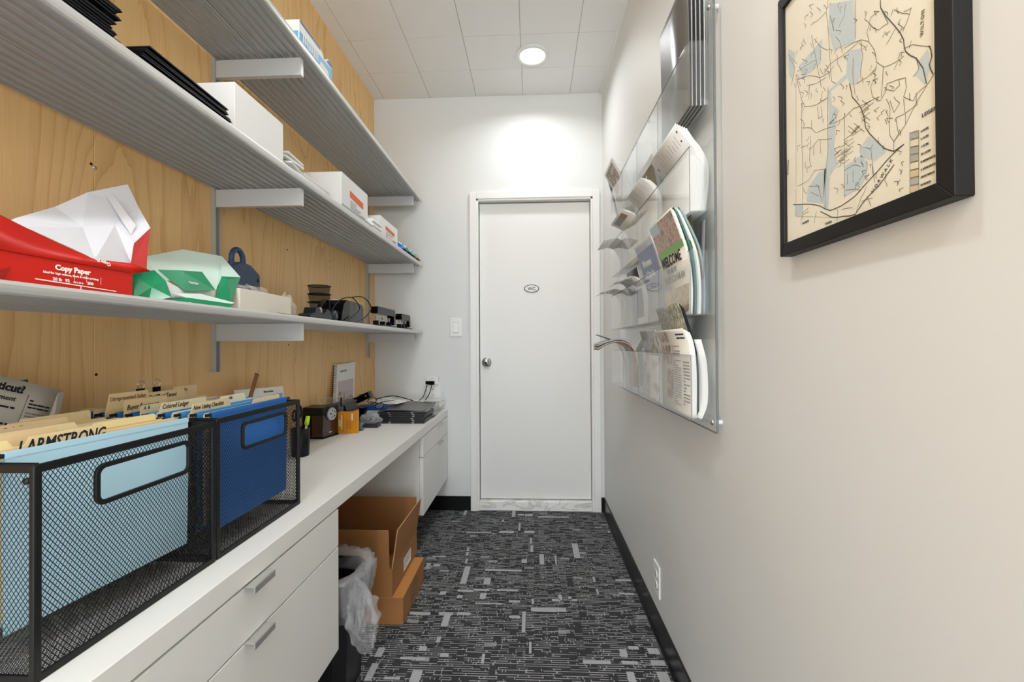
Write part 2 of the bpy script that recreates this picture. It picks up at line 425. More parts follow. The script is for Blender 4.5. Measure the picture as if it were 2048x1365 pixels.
# marble threshold
def marble():
    m = bpy.data.materials.new('white_marble'); m.use_nodes = True; nt = m.node_tree; b = nt.nodes['Principled BSDF']; b.inputs['Roughness'].default_value = .25
    g = nt.nodes.new('ShaderNodeNewGeometry'); n = nt.nodes.new('ShaderNodeTexNoise'); n.inputs['Scale'].default_value = 5; n.inputs['Detail'].default_value = 4; n.inputs['Distortion'].default_value = 1.5
    mp = nt.nodes.new('ShaderNodeMapping'); mp.inputs['Rotation'].default_value = (0, .6, 0); mp.inputs['Scale'].default_value = (1, 1, 3.5)
    nt.links.new(g.outputs['Position'], mp.inputs[0]); nt.links.new(mp.outputs[0], n.inputs['Vector'])
    cr = nt.nodes.new('ShaderNodeValToRGB'); e = cr.color_ramp.elements
    e[0].position = .44; e[0].color = (*lin('eeece7'), 1); e[1].position = .56; e[1].color = (*lin('efede9'), 1)
    x = e.new(.5); x.color = (*lin('cbc8c2'), 1)
    nt.links.new(n.outputs['Fac'], cr.inputs[0]); nt.links.new(cr.outputs[0], b.inputs['Base Color']); return m
t2 = tag(MB().box(DX0+.012, DX1-.012, YB-.004, YB+.12, 0, .060, marble()).build('trim_2', bevel=.003), kind='structure')
t2['label'] = 'white veined marble threshold under the door'
# lit space beyond nothing: closed back of the doorway
tag(MB().box(DX0-.05, DX1+.05, YB+.125, YB+.14, 0, DZ+.1, WALL).build('wall_closet'), kind='structure')

# light switch / outlets
def plate(name, label, cat, cx, y, cz, w, h, face):
    t = thing(name, label, cat, (cx, y, cz-h/2))
    MB().box(cx-w/2, cx+w/2, y-.006, y, cz-h/2, cz+h/2, WHITE).build('cover_plate', t, bevel=.003)
    return t
ls = plate('light_switch', 'white rocker light switch left of the door', 'switch', -.5, YB, 1.193, .078, .122, 0)
MB().box(-.518, -.482, YB-.0075, YB-.006, 1.157, 1.229, mat('switch_gap', 'b9b8b4', .5)).build('switch_surround', ls)
f = MB(); f.add([(-.516, YB-.0072, 1.160), (-.484, YB-.0072, 1.160), (-.516, YB-.0125, 1.160), (-.484, YB-.0125, 1.160), (-.516, YB-.0072, 1.226), (-.484, YB-.0072, 1.226), (-.516, YB-.0082, 1.226), (-.484, YB-.0082, 1.226)],
    [(0, 1, 3, 2), (4, 6, 7, 5), (2, 3, 7, 6), (0, 2, 6, 4), (1, 5, 7, 3), (0, 4, 5, 1)], WHITE); f.build('rocker', ls)

def receptacle(t, org, n, r):
    """two sockets on a plate; org = plate centre on its face, n = outward normal, r = right"""
    org = Vector(org); n = Vector(n); r = Vector(r); u = Vector((0, 0, 1))
    f = MB(); g = MB()
    for s in (-1, 1):
        c = org + u*s*.0195
        f.prism([(.017*math.cos(a)*1.0, .0145*math.sin(a)) for a in [2*math.pi*i/20 for i in range(20)]], lambda a, b, w: c + r*a + u*b + n*w, 0, .002, WHITE)
        for dx, hh in ((-.0065, .008), (.0065, .006)):
            p = c + n*.0022; g.prism([(dx-.001, -hh/2+.002), (dx+.001, -hh/2+.002), (dx+.001, hh/2+.002), (dx-.001, hh/2+.002)], lambda a, b, w: p + r*a + u*b + n*w, 0, .0003, BLACKG)
        p = c + n*.0022; g.prism([(.0025*math.cos(a), -.0075+.0025*math.sin(a)) for a in [2*math.pi*i/10 for i in range(10)]], lambda a, b, w: p + r*a + u*b + n*w, 0, .0003, BLACKG)
    f.build('socket_face', t); tag(g.build('slot', t), kind='stuff')
wo = thing('power_outlet', 'white power outlet low on the right wall', 'outlet', (XR, 1.672, .15))
MB().box(XR-.006, XR, 1.636, 1.712, .150, .268, WHITE).build('cover_plate', wo, bevel=.003)
receptacle(wo, (XR-.006, 1.674, .209), (-1, 0, 0), (0, 1, 0))
wo2 = thing('power_outlet', 'white power outlet above the far end of the counter', 'outlet', (-.652, YB, .71))
MB().box(-.695, -.608, YB-.006, YB, .715, .835, WHITE).build('cover_plate', wo2, bevel=.003)
receptacle(wo2, (-.652, YB-.006, .775), (0, -1, 0), (1, 0, 0))
MB().box(-.59, -.587, YB-.004, YB, .76, .763, INK).build('screw_mark', wo2)
ad = thing('plug_adapter', 'white plug adapter box on the wall outlet above the counter', 'adapter', (-.652, YB-.006, .82))
MB().box(-.69, -.612, YB-.04, YB-.007, .822, .872, WHITE).build('housing', ad, bevel=.004)
MB().box(-.706, -.69, YB-.03, YB-.007, .812, .845, WHITE).build('side_outlet', ad, bevel=.003)
MB().box(-.656, -.646, YB-.0405, YB-.04, .862, .865, GREY).build('indicator', ad)

# recessed downlights (one in view, two unseen ones added as fill over the aisle)
TRIMW = mat('downlight_trim', 'e4e4e2', .3)
DIFF = emis('downlight_diffuser', 'fffaf2', 2.6)
def downlight(x, y, label):
    t = thing('recessed_downlight', label, 'ceiling light', (x, y, CEIL))
    MB().lathe((x, y, CEIL-.002), [(.070, .0), (.070, -.002), (.074, -.006), (.093, -.007), (.097, -.003), (.097, 0)], TRIMW, 'z', 40).build('trim_ring', t)
    MB().lathe((x, y, CEIL-.004), [(.0, -.003), (.055, -.0025), (.070, 0)], DIFF, 'z', 40).build('diffuser', t)
downlight(*LAMPS[0], 'round recessed ceiling light near the back wall, lit')
downlight(*LAMPS[1], 'unseen round ceiling light added as fill over the middle of the aisle')
downlight(*LAMPS[2], 'unseen round ceiling light added as fill over the near end of the aisle')
# ------------------------------------------------------------------ counter and cabinets
YC0 = -.3
ct = tag(MB().box(XL+.002, -.556, YC0, YB-.003, .617, .66, LAMI).build('countertop', bevel=.0015), 'long white laminate countertop along the plywood wall', 'countertop')
def cabinet(y0, y1, label, handles):
    t = thing('drawer_cabinet', label, 'cabinet', (-.8, (y0+y1)/2, 0), 'drawer cabinets under the counter')
    c = MB(); c.box(XL+.004, -.578, y0+.002, y1-.002, .213, .6155, LAMI); c.build('cabinet_body', t)
    MB().box(XL+.004, -.72, y0+.03, y1-.002, .0, .212, BB).build('toe_kick', t)
    for z0, z1, hn in ((.508, .612, 1), (.213, .504, 1)):
        d = MB().box(-.577, -.557, y0+.001, y1-.001, z0, z1, LAMI).build('drawer', t, bevel=.001)
        for hy in handles:
            h = MB()
            # folded edge pull: flat flange on the drawer's top edge and a lip that drops in front
            h.box(-.575, -.536, hy-.034, hy+.034, z1+.0004, z1+.0028, STEEL)
            h.box(-.538, -.5355, hy-.034, hy+.034, z1-.010, z1+.0028, STEEL)
            h.build('handle', d, bevel=.0006)
cabinet(-.3, .43, 'white drawer cabinet at the camera end of the counter', [.07])
cabinet(.432, 1.25, 'white two-drawer cabinet with metal pulls under the front half of the counter', [.868])
cabinet(2.235, YB-.004, 'white two-drawer cabinet under the far end of the counter beside the door', [2.62])

# ------------------------------------------------------------------ shelf standards and fluted shelves
def standard(y, z0, z1, label):
    t = thing('shelf_standard', label, 'shelf upright', (XL, y, z0))
    b = MB(); b.box(XL+.0005, XL+.015, y-.013, y-.009, z0, z1, ALU); b.box(XL+.0005, XL+.015, y+.009, y+.013, z0, z1, ALU); b.box(XL+.0005, XL+.004, y-.009, y+.009, z0, z1, ALU)
    b.build('channel', t)
    s = MB(); z = z0+.03
    while z < z1: s.box(XL+.004, XL+.0045, y-.0025, y+.0025, z, z+.012, BLACKG); z += .05
    tag(s.build('slot', t), kind='stuff')
    MB().lathe((XL+.004, y, z0+.045), [(.004, 0), (.0035, .002), (0, .0026)], STEEL, 'x', 12).build('screw', t)
standard(1.403, .995, 2.30, 'vertical aluminium shelf upright in the middle of the plywood wall')
standard(2.745, 1.0, 2.30, 'vertical aluminium shelf upright at the far end of the plywood wall')
standard(.06, .995, 2.30, 'vertical aluminium shelf upright at the near end of the plywood wall')

def flute_profile(x0, x1, z0, z1, n):
    """closed outline: flat top, scalloped underside"""
    pts = [(x0, z1), (x0, z0+.002)]
    p = (x1-x0-.004)/n
    for i in range(n):
        a = x0+.002+p*i
        pts += [(a, z0), (a+p*.16, z0), (a+p*.20, z0+.006), (a+p*.30, z0+.0095), (a+p*.58, z0+.0105), (a+p*.86, z0+.0095), (a+p*.96, z0+.006)]
    pts += [(x1-.002, z0), (x1, z0+.002), (x1, z1)]
    return pts
def shelf(z0, z1, y0, y1, ybr, label):
    t = thing('wall_shelf', label, 'shelf', (-.87, (y0+y1)/2, z0), 'fluted aluminium wall shelves')
    MB().prism(flute_profile(-1.026, -.8752, z0, z1, 6), lambda u, v, w: (u, w, v), y0, y1, ALU).build('plank', t)
    MB().prism(flute_profile(-.8718, -.722, z0, z1, 6), lambda u, v, w: (u, w, v), y0, y1, ALU).build('plank', t)
    # rounded front nosing
    ns = [(-.722, z0+.001), (-.718, z0), (-.7155, z0+.003), (-.7145, z0+.009), (-.7145, z1-.006), (-.716, z1-.001), (-.722, z1)]
    MB().prism(ns, lambda u, v, w: (u, w, v), y0, y1, mat('nosing_aluminium', 'd2d2d0', .36, .5)).build('nosing', t)
    for yb in ybr:
        b = MB(); b.box(-1.034, -.742, yb-.008, yb-.0065, z0-.057, z0-.001, BRK); b.box(-1.034, -.742, yb+.0065, yb+.008, z0-.057, z0-.001, BRK)
        b.box(-1.034, -.742, yb-.0065, yb+.0065, z0-.057, z0-.0555, BRK)
        b.box(-.7435, -.742, yb-.0065, yb+.0065, z0-.0555, z0-.001, WHITE)
        b.build('bracket', t)
ZS1, ZS2, ZS3 = (2.012, 2.032), (1.589, 1.611), (1.152, 1.172)
shelf(*ZS1, YC0, 2.868, (1.403, 2.745, .06), 'top fluted aluminium wall shelf')
shelf(*ZS2, YC0, 2.868, (1.403, 2.745, .06), 'middle fluted aluminium wall shelf carrying black folders and white boxes')
shelf(*ZS3, YC0, 2.868, (1.403, 2.745, .06), 'lowest fluted aluminium wall shelf carrying open paper wrappers')
# ------------------------------------------------------------------ small builders
def wbox(name, label, cat, x0, x1, y0, y1, z0, z1, mt, group=None, bevel=.0015, tilt=0):
    """closed carton with a lid seam"""
    t = thing(name, label, cat, ((x0+x1)/2, (y0+y1)/2, z0), group)
    MB().box(x0, x1, y0, y1, z0, z1-.0012, mt).build('carton', t, bevel=bevel)
    m = (x0+x1)/2
    MB().box(x0+.001, m-.0006, y0+.001, y1-.001, z1-.0012, z1, mt).build('lid_flap', t)
    MB().box(m+.0006, x1-.001, y0+.001, y1-.001, z1-.0012, z1, mt).build('lid_flap', t)
    return t
def pp(*q):
    """corner list (px, py, x): points of the wrapper at depth x behind the shelf front"""
    return [on(a, b, 0, c) for a, b, c in q]
def sheetpoly(mb, q, mt):
    v = pp(*q); return mb.add(v, [tuple(range(len(v)))], mt)
rnd = random.Random(3)
T2, T3, T1, TC = ZS2[1], ZS3[1], ZS1[1], .66

# ------------------------------------------------------------------ top shelf
bb = thing('supply_box', 'light blue and white supply box, torn open, on the top shelf', 'box', (-.80, 1.50, T1))
BLU = mat('sky_blue_print', '5db4e4', .35, var=.1); DBLU = mat('deep_blue_print', '1f62b4', .35)
z1 = 2.128
prof = [(1.385, T1), (1.615, T1), (1.615, z1-.002), (1.585, z1), (1.57, z1-.018), (1.555, z1-.022), (1.545, z1-.006), (1.53, z1), (1.385, z1)]
MB().prism(prof, lambda u, v, w: (w, u, v), -.868, -.742, mat('carton_white', 'eeeeec', .45)).build('carton', bb)
f = MB(); f.quad((-.7415, 1.386, T1), (-.7415, 1.614, T1), (-.7415, 1.614, z1-.022), (-.7415, 1.386, z1-.036), BLU)
f.quad((-.86, 1.3845, T1), (-.745, 1.3845, T1), (-.745, 1.3845, z1-.036), (-.86, 1.3845, z1-.036), BLU)
f.quad((-.7412, 1.388, z1-.006), (-.7412, 1.525, z1-.006), (-.7412, 1.525, z1), (-.7412, 1.388, z1), DBLU)
f.quad((-.7412, 1.573, z1-.016), (-.7412, 1.614, z1-.016), (-.7412, 1.614, z1-.004), (-.7412, 1.59, z1-.002), DBLU)
f.build('printed_panel', bb)
f = MB()
for i in range(9):
    yy = 1.405+.012*i; f.quad((-.7409, yy, T1+.035+.004*(i % 3)), (-.7409, yy+.008, T1+.035), (-.7409, yy+.009, T1+.065), (-.7409, yy+.002, T1+.066), PAPER)
f.quad((-.7409, 1.51, T1+.02), (-.7409, 1.60, T1+.012), (-.7409, 1.585, T1+.05), (-.7409, 1.53, T1+.055), PAPER)
tag(f.build('product_picture', bb), kind='stuff')

# ------------------------------------------------------------------ middle shelf: black folders
FOLD = mat('black_folder', '101116', .35, var=.15, spec=.3); FEDGE = mat('folder_edge', '55565e', .5)
def flat_folder(x0, x1, y0, y1, z, th, rz=0, rx=0, label='', group='', pins=False):
    c = Vector(((x0+x1)/2, (y0+y1)/2, z))
    M = Matrix.Translation(c) @ Matrix.Rotation(rz, 4, 'Z') @ Matrix.Rotation(rx, 4, 'X')
    hx, hy = (x1-x0)/2, (y1-y0)/2
    t = thing('presentation_folder', label, 'folder', c, group)
    MB().box(-hx, hx, -hy, hy, 0, th*.42, FOLD, M).build('cover', t); MB().box(-hx, hx-.002, -hy+.002, hy-.001, th*.58, th, FOLD, M).build('cover', t)
    MB().box(-hx+.004, hx-.004, -hy+.006, hy-.006, th*.42, th*.58, FEDGE, M).build('inner_sheets', t)
    if pins:
        MB().lathe(M @ Vector((hx-.018, hy-.014, -.0008)), [(.0, 0), (.0028, .0002), (.003, .0012)], CHROME, 'z', 8).build('rivet', t)
    return t
zz = T2+.0005
ords = ['lowest', 'second lowest', 'third from the bottom', 'fourth from the bottom', 'fifth from the bottom', 'sixth from the bottom', 'seventh from the bottom', 'eighth from the bottom', 'third from the top', 'second from the top', 'topmost', 'very top']
for i in range(11):
    th = .0052; y1 = .758 - (.002*i if i < 2 else .018+.006*math.sin(i*1.7)) - (0 if i < 7 else -.014)
    if i == 7: zz += .012
    dx = .0 if i < 7 else .012
    flat_folder(-.955+dx, -.728-dx*.3, y1-.30, y1, zz, th, rnd.uniform(-.008, .008), 0, 'glossy black folder, %s of the near stack on the middle shelf' % ords[i], 'black folders in the near stack', pins=i in (2, 7, 10))
    zz += th+.0004
# spacer block of pale card between the two halves of the near stack
zz = T2+.0005
for i in range(7):
    th = .0042; k = i*.0008
    flat_folder(-.958, -.728-.003*(i % 2), .788+.004*i, 1.045-.012*(i > 3), zz+.0002, th, rnd.uniform(-.006, .006), -.004*i, 'thin black folder, %s of the splayed stack before the large white box' % ords[i], 'black folders in the splayed stack')
    zz += th+.0022
# white boxes
CW = mat('white_carton', 'e4e4e2', .5, bump=.02, bscale=80)
wbox('storage_box', 'large plain white box on the middle shelf beside the black folders', 'box', -.95, -.752, 1.09, 1.31, T2, 1.752, CW)
ORG = mat('orange_label', 'd9602b', .5)
def labelled(y0, y1, x1, z1, lab):
    t = wbox('stationery_box', lab, 'box', x1-.20, x1, y0, y1, T2, z1, CW, 'white boxes with orange labels')
    f = MB(); X = x1+.0006; L = y1-y0; H = z1-T2
    f.quad((X, y0+.28*L, z1-.30*H), (X, y0+.80*L, z1-.36*H), (X, y0+.80*L, z1-.53*H), (X, y0+.28*L, z1-.47*H), ORG); f.build('orange_band', t)
    f = MB(); P = lambda u, v: (X, y0+u*L, T2+v*H)
    line_text(f, P, .30, .72, .14, .46, 6, GREY, words=3, rnd=rnd)
    for i in range(9): f.quad(P(.70+.02*i, .10), P(.708+.02*i+.004*(i % 2), .10), P(.708+.02*i+.004*(i % 2), .26), P(.70+.02*i, .26), INK)
    tag(f.build('label_print', t), kind='stuff')
labelled(1.735, 2.015, -.757, 1.775, 'taller white box with an orange label band on the middle shelf')
labelled(2.14, 2.42, -.742, 1.718, 'shorter white box with an orange label band at the far end of the middle shelf')
for i, (a, b, c, d, l) in enumerate([(1.611, 1.6345, 0, 0, 'bottom'), (1.6348, 1.660, .004, .01, 'middle'), (1.6603, 1.688, -.003, -.004, 'top')]):
    t = thing('envelope_box', 'flat white box of envelopes, %s one of three left of the taller orange-label box' % l, 'box', (-.88, 1.61, a), 'flat white boxes in a stack')
    MB().box(-.955, -.800+c, 1.53+d, 1.725, a, b-.008, CW).build('carton', t, bevel=.001)
    MB().box(-.956, -.799+c, 1.529+d, 1.726, b-.0078, b, CW).build('lid', t, bevel=.001)
# loose white envelopes behind the large white box
for i in range(7):
    z = T2+.002+.0145*i; a = rnd.uniform(-.25, .25)
    M = Matrix.Translation((-.865, 1.43, z)) @ Matrix.Rotation(a, 4, 'Z') @ Matrix.Rotation(rnd.uniform(.0, .06), 4, 'Y')
    t = thing('envelope', 'white envelope, number %s up in the untidy pile behind the large box' % ['one', 'two', 'three', 'four', 'five', 'six', 'seven'][i], 'envelope', (-.865, 1.43, z), 'white envelopes in the untidy pile')
    MB().box(-.085, .085, -.055, .055, 0, .006, PAPER, M).build('body', t)
    MB().add([M @ Vector(v) for v in ((-.085, -.055, .0062), (.085, -.055, .0062), (0, .02, .007))], [(0, 1, 2)], PAPER2).build('flap', t)
# pale grey tray and paper pads along the shelf edge
t = thing('paper_tray', 'thin grey tray edge sticking out under the orange-label box', 'tray', (-.74, 1.80, T2))
MB().box(-.756, -.722, 1.66, 1.98, T2, T2+.002, mat('tray_grey', '9fa19f', .4)).box(-.724, -.722, 1.66, 1.98, T2+.002, T2+.012, mat('tray_grey', '')).build('tray_floor', t)
for i in range(8):
    a = rnd.uniform(-.03, .03)
    M = Matrix.Translation((-.80, 2.065, T2+.0008+.0068*i)) @ Matrix.Rotation(a, 4, 'Z')
    o = MB().box(-.075+.003*(i % 2), .075-.006*(i % 3), -.055 if i > 4 else -.06, .06, 0, .0062, PAPER, M)
    tag(o.build('paper_pad'), 'white paper pad, %s of the pad pile between the two orange-label boxes' % ords[i], 'paper pad', 'white paper pads in a pile')
# snack-like pouches at the end
POU = [('2b7fd0', 'blue'), ('1d7d4a', 'green'), ('3aa4c8', 'teal'), ('b89a58', 'tan')]
for i, (c, nm) in enumerate(POU):
    y = 2.475+.094*i; z = T2+.002
    def pf(u, v, y=y, z=z, i=i):
        a = (u-.5)*.15; b = (v-.5)*.088; h = .056*math.sin(math.pi*u)**.7*math.sin(math.pi*v)**.7
        w = .003*math.sin(17*u+i)*math.sin(13*v+2*i)
        return Vector((-.785+a, y+b, z+h+w+.004))
    t = thing('foil_pouch', '%s foil pouch in the small heap at the far end of the middle shelf' % nm, 'pouch', (-.80, y, z), 'foil pouches in a heap')
    f = MB(); f.grid(pf, 12, 12, mat('foil_'+nm, c, .25, .2)); f.build('pouch_body', t, solid=.0006)
    f = MB(); f.grid(lambda u, v: pf(u, v)+Vector((.0, .0, .0012)), 5, 3, mat('foil_print', 'e9a23c' if i % 2 else 'e6f0f4', .3), u0=.55, u1=.85, v0=.3, v1=.6); f.build('printed_patch', t)

# ------------------------------------------------------------------ lowest shelf: wrappers
INNER = mat('wrapper_inside', 'd6d6db', .65, bump=.1, bscale=25)
rw = thing('copy_paper_wrapper', 'torn open red copy paper wrapper with white lining', 'paper wrapper', (-.80, .62, T3))
f = MB(); f.box(-.95, -.742, .36, .792, T3+.0005, 1.217, RED); f.build('wrapped_ream', rw, bevel=.002)
f = MB()
f.add([Vector((-.7405, .575, 1.216)), Vector((-.7405, .69, 1.216)), Vector((-.7405, .7925, 1.216))] + pp((304, 543, -.722), (264, 527, -.741), (190, 519, -.740), (132, 494, -.752), (60, 460, -.765), (0, 430, -.772)) + [Vector((-.775, .42, 1.30)), Vector((-.741, .40, 1.214))],
      [(0, 1, 5, 6), (1, 2, 4, 5), (2, 3, 4), (0, 6, 7, 8), (10, 0, 8, 9)], RED, True)
f.build('front_flap', rw, solid=.0006)
f = MB()
v = pp((262, 527, -.765), (268, 487, -.775), (300, 457, -.79), (292, 537, -.765))
f.add(v, [(0, 1, 2, 3)], RED); f.build('side_flap', rw, solid=.0006)
f = MB()
v = pp((0, 452, -.80), (30, 437, -.83), (110, 414, -.86), (175, 385, -.87), (255, 369, -.875), (277, 415, -.85), (301, 457, -.795), (268, 487, -.782), (262, 527, -.772), (190, 519, -.748), (132, 492, -.757), (60, 459, -.77), (165, 455, -.822), (230, 450, -.822))
f.add(v, [(0, 1, 12, 11), (1, 2, 12), (2, 3, 12), (3, 13, 12), (3, 4, 5, 13), (5, 6, 7, 13), (11, 12, 10), (12, 9, 10), (12, 13, 9), (13, 8, 9), (13, 7, 8)], INNER)
f.build('back_flap', rw, solid=.0006)
f = MB()   # end gusset folds and glue strip
f.add(pp((0, 571, -.7400), (0, 540, -.7400), (24, 534, -.7400), (0, 508, -.7400)), [(0, 1, 2)], mat('red_fold', '9c1409', .4))
f.add(pp((205, 381, -.8745), (218, 378, -.8745), (272, 452, -.806), (262, 470, -.796)), [(0, 1, 2, 3)], mat('glue_strip', 'd3d1d4', .6)); tag(f.build('fold_mark', rw), kind='stuff')
WPR = mat('white_print', 'f4efe8', .5)
X = -.7412
def rt(body, px, py, size, bold=.0005, rot=0.):
    p = on(px, py, 0, X); d = Vector((0, 1, rot)).normalized(); text('lettering', body, size, p, d, Vector((0, -d.z, d.y)), WPR, rw, bold=bold, align='CENTER')
rt('Copy Paper', 147, 545, .0115, .0005, .0)
rt('Ideal for high volume, black & white printing', 145, 554, .0048, .0001)
for tx, px in (('20 lb', 116), ('92', 136), ('8.5 x 11 in', 158), ('500', 182)): rt(tx, px-1, 562+(px-116)*.13, .0068 if len(tx) < 7 else .0036, .0002)
f = MB(); P = lambda u, v: Vector((X, .60+.18*u, T3+.002+.035*v))
f.quad(P(.16, .20), P(.88, .10), P(.88, .14), P(.16, .25), WPR); f.quad(P(.53, -.0), P(.54, 0), P(.54, .17), P(.53, .17), WPR)
for u in (.475, .585, .72): f.quad(P(u, .36), P(u+.004, .36), P(u+.004, .70), P(u, .70), WPR)
f.build('print_rule', rw)
# upside-down print on the folded flap
p = on(222, 528, 0, -.736)
text('lettering', 'Copy Paper', .008, p, (0, -1, .22), (0, -.22, -1), WPR, rw, bold=.0004)

gw = thing('copy_paper_wrapper', 'crumpled glossy green copy paper wrapper with pale lining', 'paper wrapper', (-.80, .97, T3))
GIN = mat('green_lining', 'd4e8de', .55, bump=.12, bscale=30)
f = MB(); f.add(pp((294, 513, -.86), (366, 499, -.89), (444, 513, -.88), (481, 555, -.80), (444, 553, -.80), (431, 583, -.79), (404, 562, -.81), (345, 562, -.815), (316, 562, -.81), (294, 556, -.83)),
   [(0, 1, 7, 8), (0, 8, 9), (1, 2, 6, 7), (2, 3, 4, 5), (2, 5, 6)], GIN); f.build('back_flap', gw, solid=.0006)
f = MB(); f.add(pp((316, 540, -.795), (360, 541, -.79), (404, 544, -.785), (431, 581, -.772), (371, 583, -.768), (345, 565, -.78)), [(0, 1, 5), (1, 2, 3), (1, 3, 4, 5)], GREEN); f.build('top_panel', gw, solid=.0006)
f = MB(); v = pp((267, 549, -.79), (309, 541, -.785), (331, 562, -.762), (343, 595, -.748), (298, 604, -.742), (268, 598, -.775), (303, 575, -.76)) + [Vector((-.93, .87, 1.172)), Vector((-.93, .86, 1.222))]
f.add(v, [(0, 1, 6), (1, 2, 6), (2, 3, 6), (3, 4, 6), (4, 5, 6), (5, 0, 6), (0, 5, 7, 8), (0, 1, 8)], GREEN); f.build('side_panel', gw, solid=.0006)
f = MB(); f.add(pp((331, 561, -.775), (371, 583, -.775), (431, 581, -.782), (430, 597, -.78), (344, 596, -.765)), [(0, 1, 4), (1, 2, 3, 4)], mat('ream_paper', 'dfe2df', .7)); f.build('paper_inside', gw, solid=.0006)
f = MB(); f.add(pp((443, 553, -.785), (481, 555, -.785), (463, 603, -.76), (430, 596, -.775), (455, 560, -.775)), [(0, 1, 4), (1, 2, 4), (2, 3, 4), (3, 0, 4)], GREEN); f.build('side_flap', gw, solid=.0006)
f = MB(); f.add(pp((344, 587, -.765), (400, 588, -.765), (469, 606, -.745), (452, 613, -.735), (377, 597, -.745)), [(0, 1, 4), (1, 2, 3, 4)], GIN)
f.add(pp((298, 604, -.738), (377, 596, -.742), (468, 609, -.738), (452, 620, -.722), (380, 613, -.72)), [(0, 1, 4), (1, 2, 3, 4)], GREEN); f.build('front_flap', gw, solid=.0006)
text('lettering', 'Copy Paper', .006, on(378, 566, 0, -.770), (0, 1, 0), (0, -.3, 1), WPR, gw, bold=.0002)
text('lettering', 'Copy Paper', .007, on(378, 609, 0, -.7185), (0, 1, -.05), (0, .05, 1), WPR, gw, bold=.0002)
# body of the ream that lies inside the green wrapper
MB().box(-.955, -.80, .88, 1.085, T3+.0005, 1.196, mat('ream_paper', '')).build('ream', gw)

CREAM = mat('cream_carton', 'dcd6c8', .55)
wbox('cream_box', 'low cream box on the lowest shelf beside the green wrapper', 'box', -.93, -.765, 1.128, 1.375, T3, 1.232, CREAM)
# navy tool with looped handle, standing on the shelf behind the cream box
NAVY = mat('navy_plastic', '2c4668', .45, var=.06)
nt_ = thing('handled_tool', 'navy blue plastic tool with a looped handle behind the cream box', 'tool', (-.965, 1.42, T3))
def nv(py, pz): return on(py, pz, 0, -.95)
body = [nv(452, 600), nv(459, 528), nv(470, 524), nv(489, 531), nv(508, 551), nv(509, 600)]
f = MB(); n = len(body)
f.add([p+Vector((.022, 0, 0)) for p in body]+[p-Vector((.035, 0, 0)) for p in body], [(i, (i+1) % n, n+(i+1) % n, n+i) for i in range(n)]+[tuple(range(n)), tuple(range(n, 2*n))], NAVY)
f.build('body', nt_, bevel=.004)
A = nv(463, 527); B = nv(486, 534); r = (B-A).length/2; c = (A+B)/2
pts = [A] + [c+Vector((0, -r*math.cos(t)*1.0, .018+r*1.15*math.sin(t))) for t in [math.pi*k/10 for k in range(11)]] + [B]
MB().tube(pts, .0085, NAVY, 10).build('loop_handle', nt_)
f = MB()
for q in (A, B): f.lathe(q+Vector((0, 0, -.004)), [(.0115, 0), (.0115, .006), (.0095, .010)], NAVY, 'z', 12)
tag(f.build('handle_collar', nt_), kind='stuff')
MB().lathe(nv(503, 562)+Vector((.0215, 0, 0)), [(.006, 0), (.0055, .0015), (0, .0016)], BLACKG, 'x', 12).build('port', nt_)

# clear film scraps
FILM = clear('plastic_film', haze=.10, rough=.12, hazecol='f4f4f4'); FILM2 = clear('bag_film', haze=.13, rough=.10, hazecol='e9eaec')
def scrap(name, label, cat, c, rx, ry, rz, seed, mt=FILM, amp=.35):
    r = random.Random(seed); ph = [r.uniform(0, 6) for _ in range(9)]
    def fn(u, v):
        th = 2*math.pi*u; la = math.pi*(v*.5)
        k = 1+amp*(.5*math.sin(5*th+ph[0]+3*v)+.35*math.sin(9*th+ph[1]+6*v)+.3*math.sin(14*v+ph[2]+3*th))
        return Vector((c[0]+rx*k*math.cos(th)*math.cos(la), c[1]+ry*k*math.sin(th)*math.cos(la), c[2]+max(.0008, rz*k*math.sin(la))))
    f = MB(); f.grid(fn, 34, 12, mt, smooth=False); o = f.build(name); return tag(o, label, cat)
scrap('plastic_wrap', 'crumpled clear plastic wrap lying on the cream box', 'plastic wrap', (-.84, 1.27, 1.2325), .05, .065, .022, 5)
scrap('plastic_wrap', 'crumpled clear plastic wrap on the shelf between cream box and tape dispenser', 'plastic wrap', (-.815, 1.435, T3+.001), .03, .036, .062, 9, clear('plastic_film_b', haze=.28, rough=.08, hazecol='d8d2c8'))

# three-tier mesh cup stack
MESHF = clear('fine_black_mesh', haze=.52, rough=.4, ior=1.2, hazecol='2b2420')
cx, cy = -.915, 1.87
for i, (zb, l) in enumerate([(1.231, 'bottom'), (1.266, 'middle'), (1.301, 'top')]):
    t = thing('mesh_cup', 'round black wire mesh cup, %s one of the stack of three' % l, 'cup', (cx, cy, zb), 'stacked mesh cups')
    f = MB(); f.lathe((cx, cy, zb), [(.040 if i else .036, 0.001), (.0445 if i else .041, .0325)], MESHF, 'z', 32); f.v = f.v; f.build('mesh_wall', t)
    for z in [zb+.0335]:
        MB().tube([(cx+.0465*math.cos(a), cy+.0465*math.sin(a), z) for a in [2*math.pi*k/32 for k in range(32)]], .0019, BLKM, 6, closed=True).build('rim', t)
    MB().lathe((cx, cy, zb), [(.0, -.001), (.041 if i else .037, -.001), (.042 if i else .038, .0015), (0, .0015)], BLKM, 'z', 32).build('base', t)
st = tag(MB().lathe((cx, cy, T3), [(.038, 0), (.038, .006), (.034, .016), (.036, .058)], BLKM, 'z', 24).build('cup_base'), 'black round foot under the stack of mesh cups', 'stand')

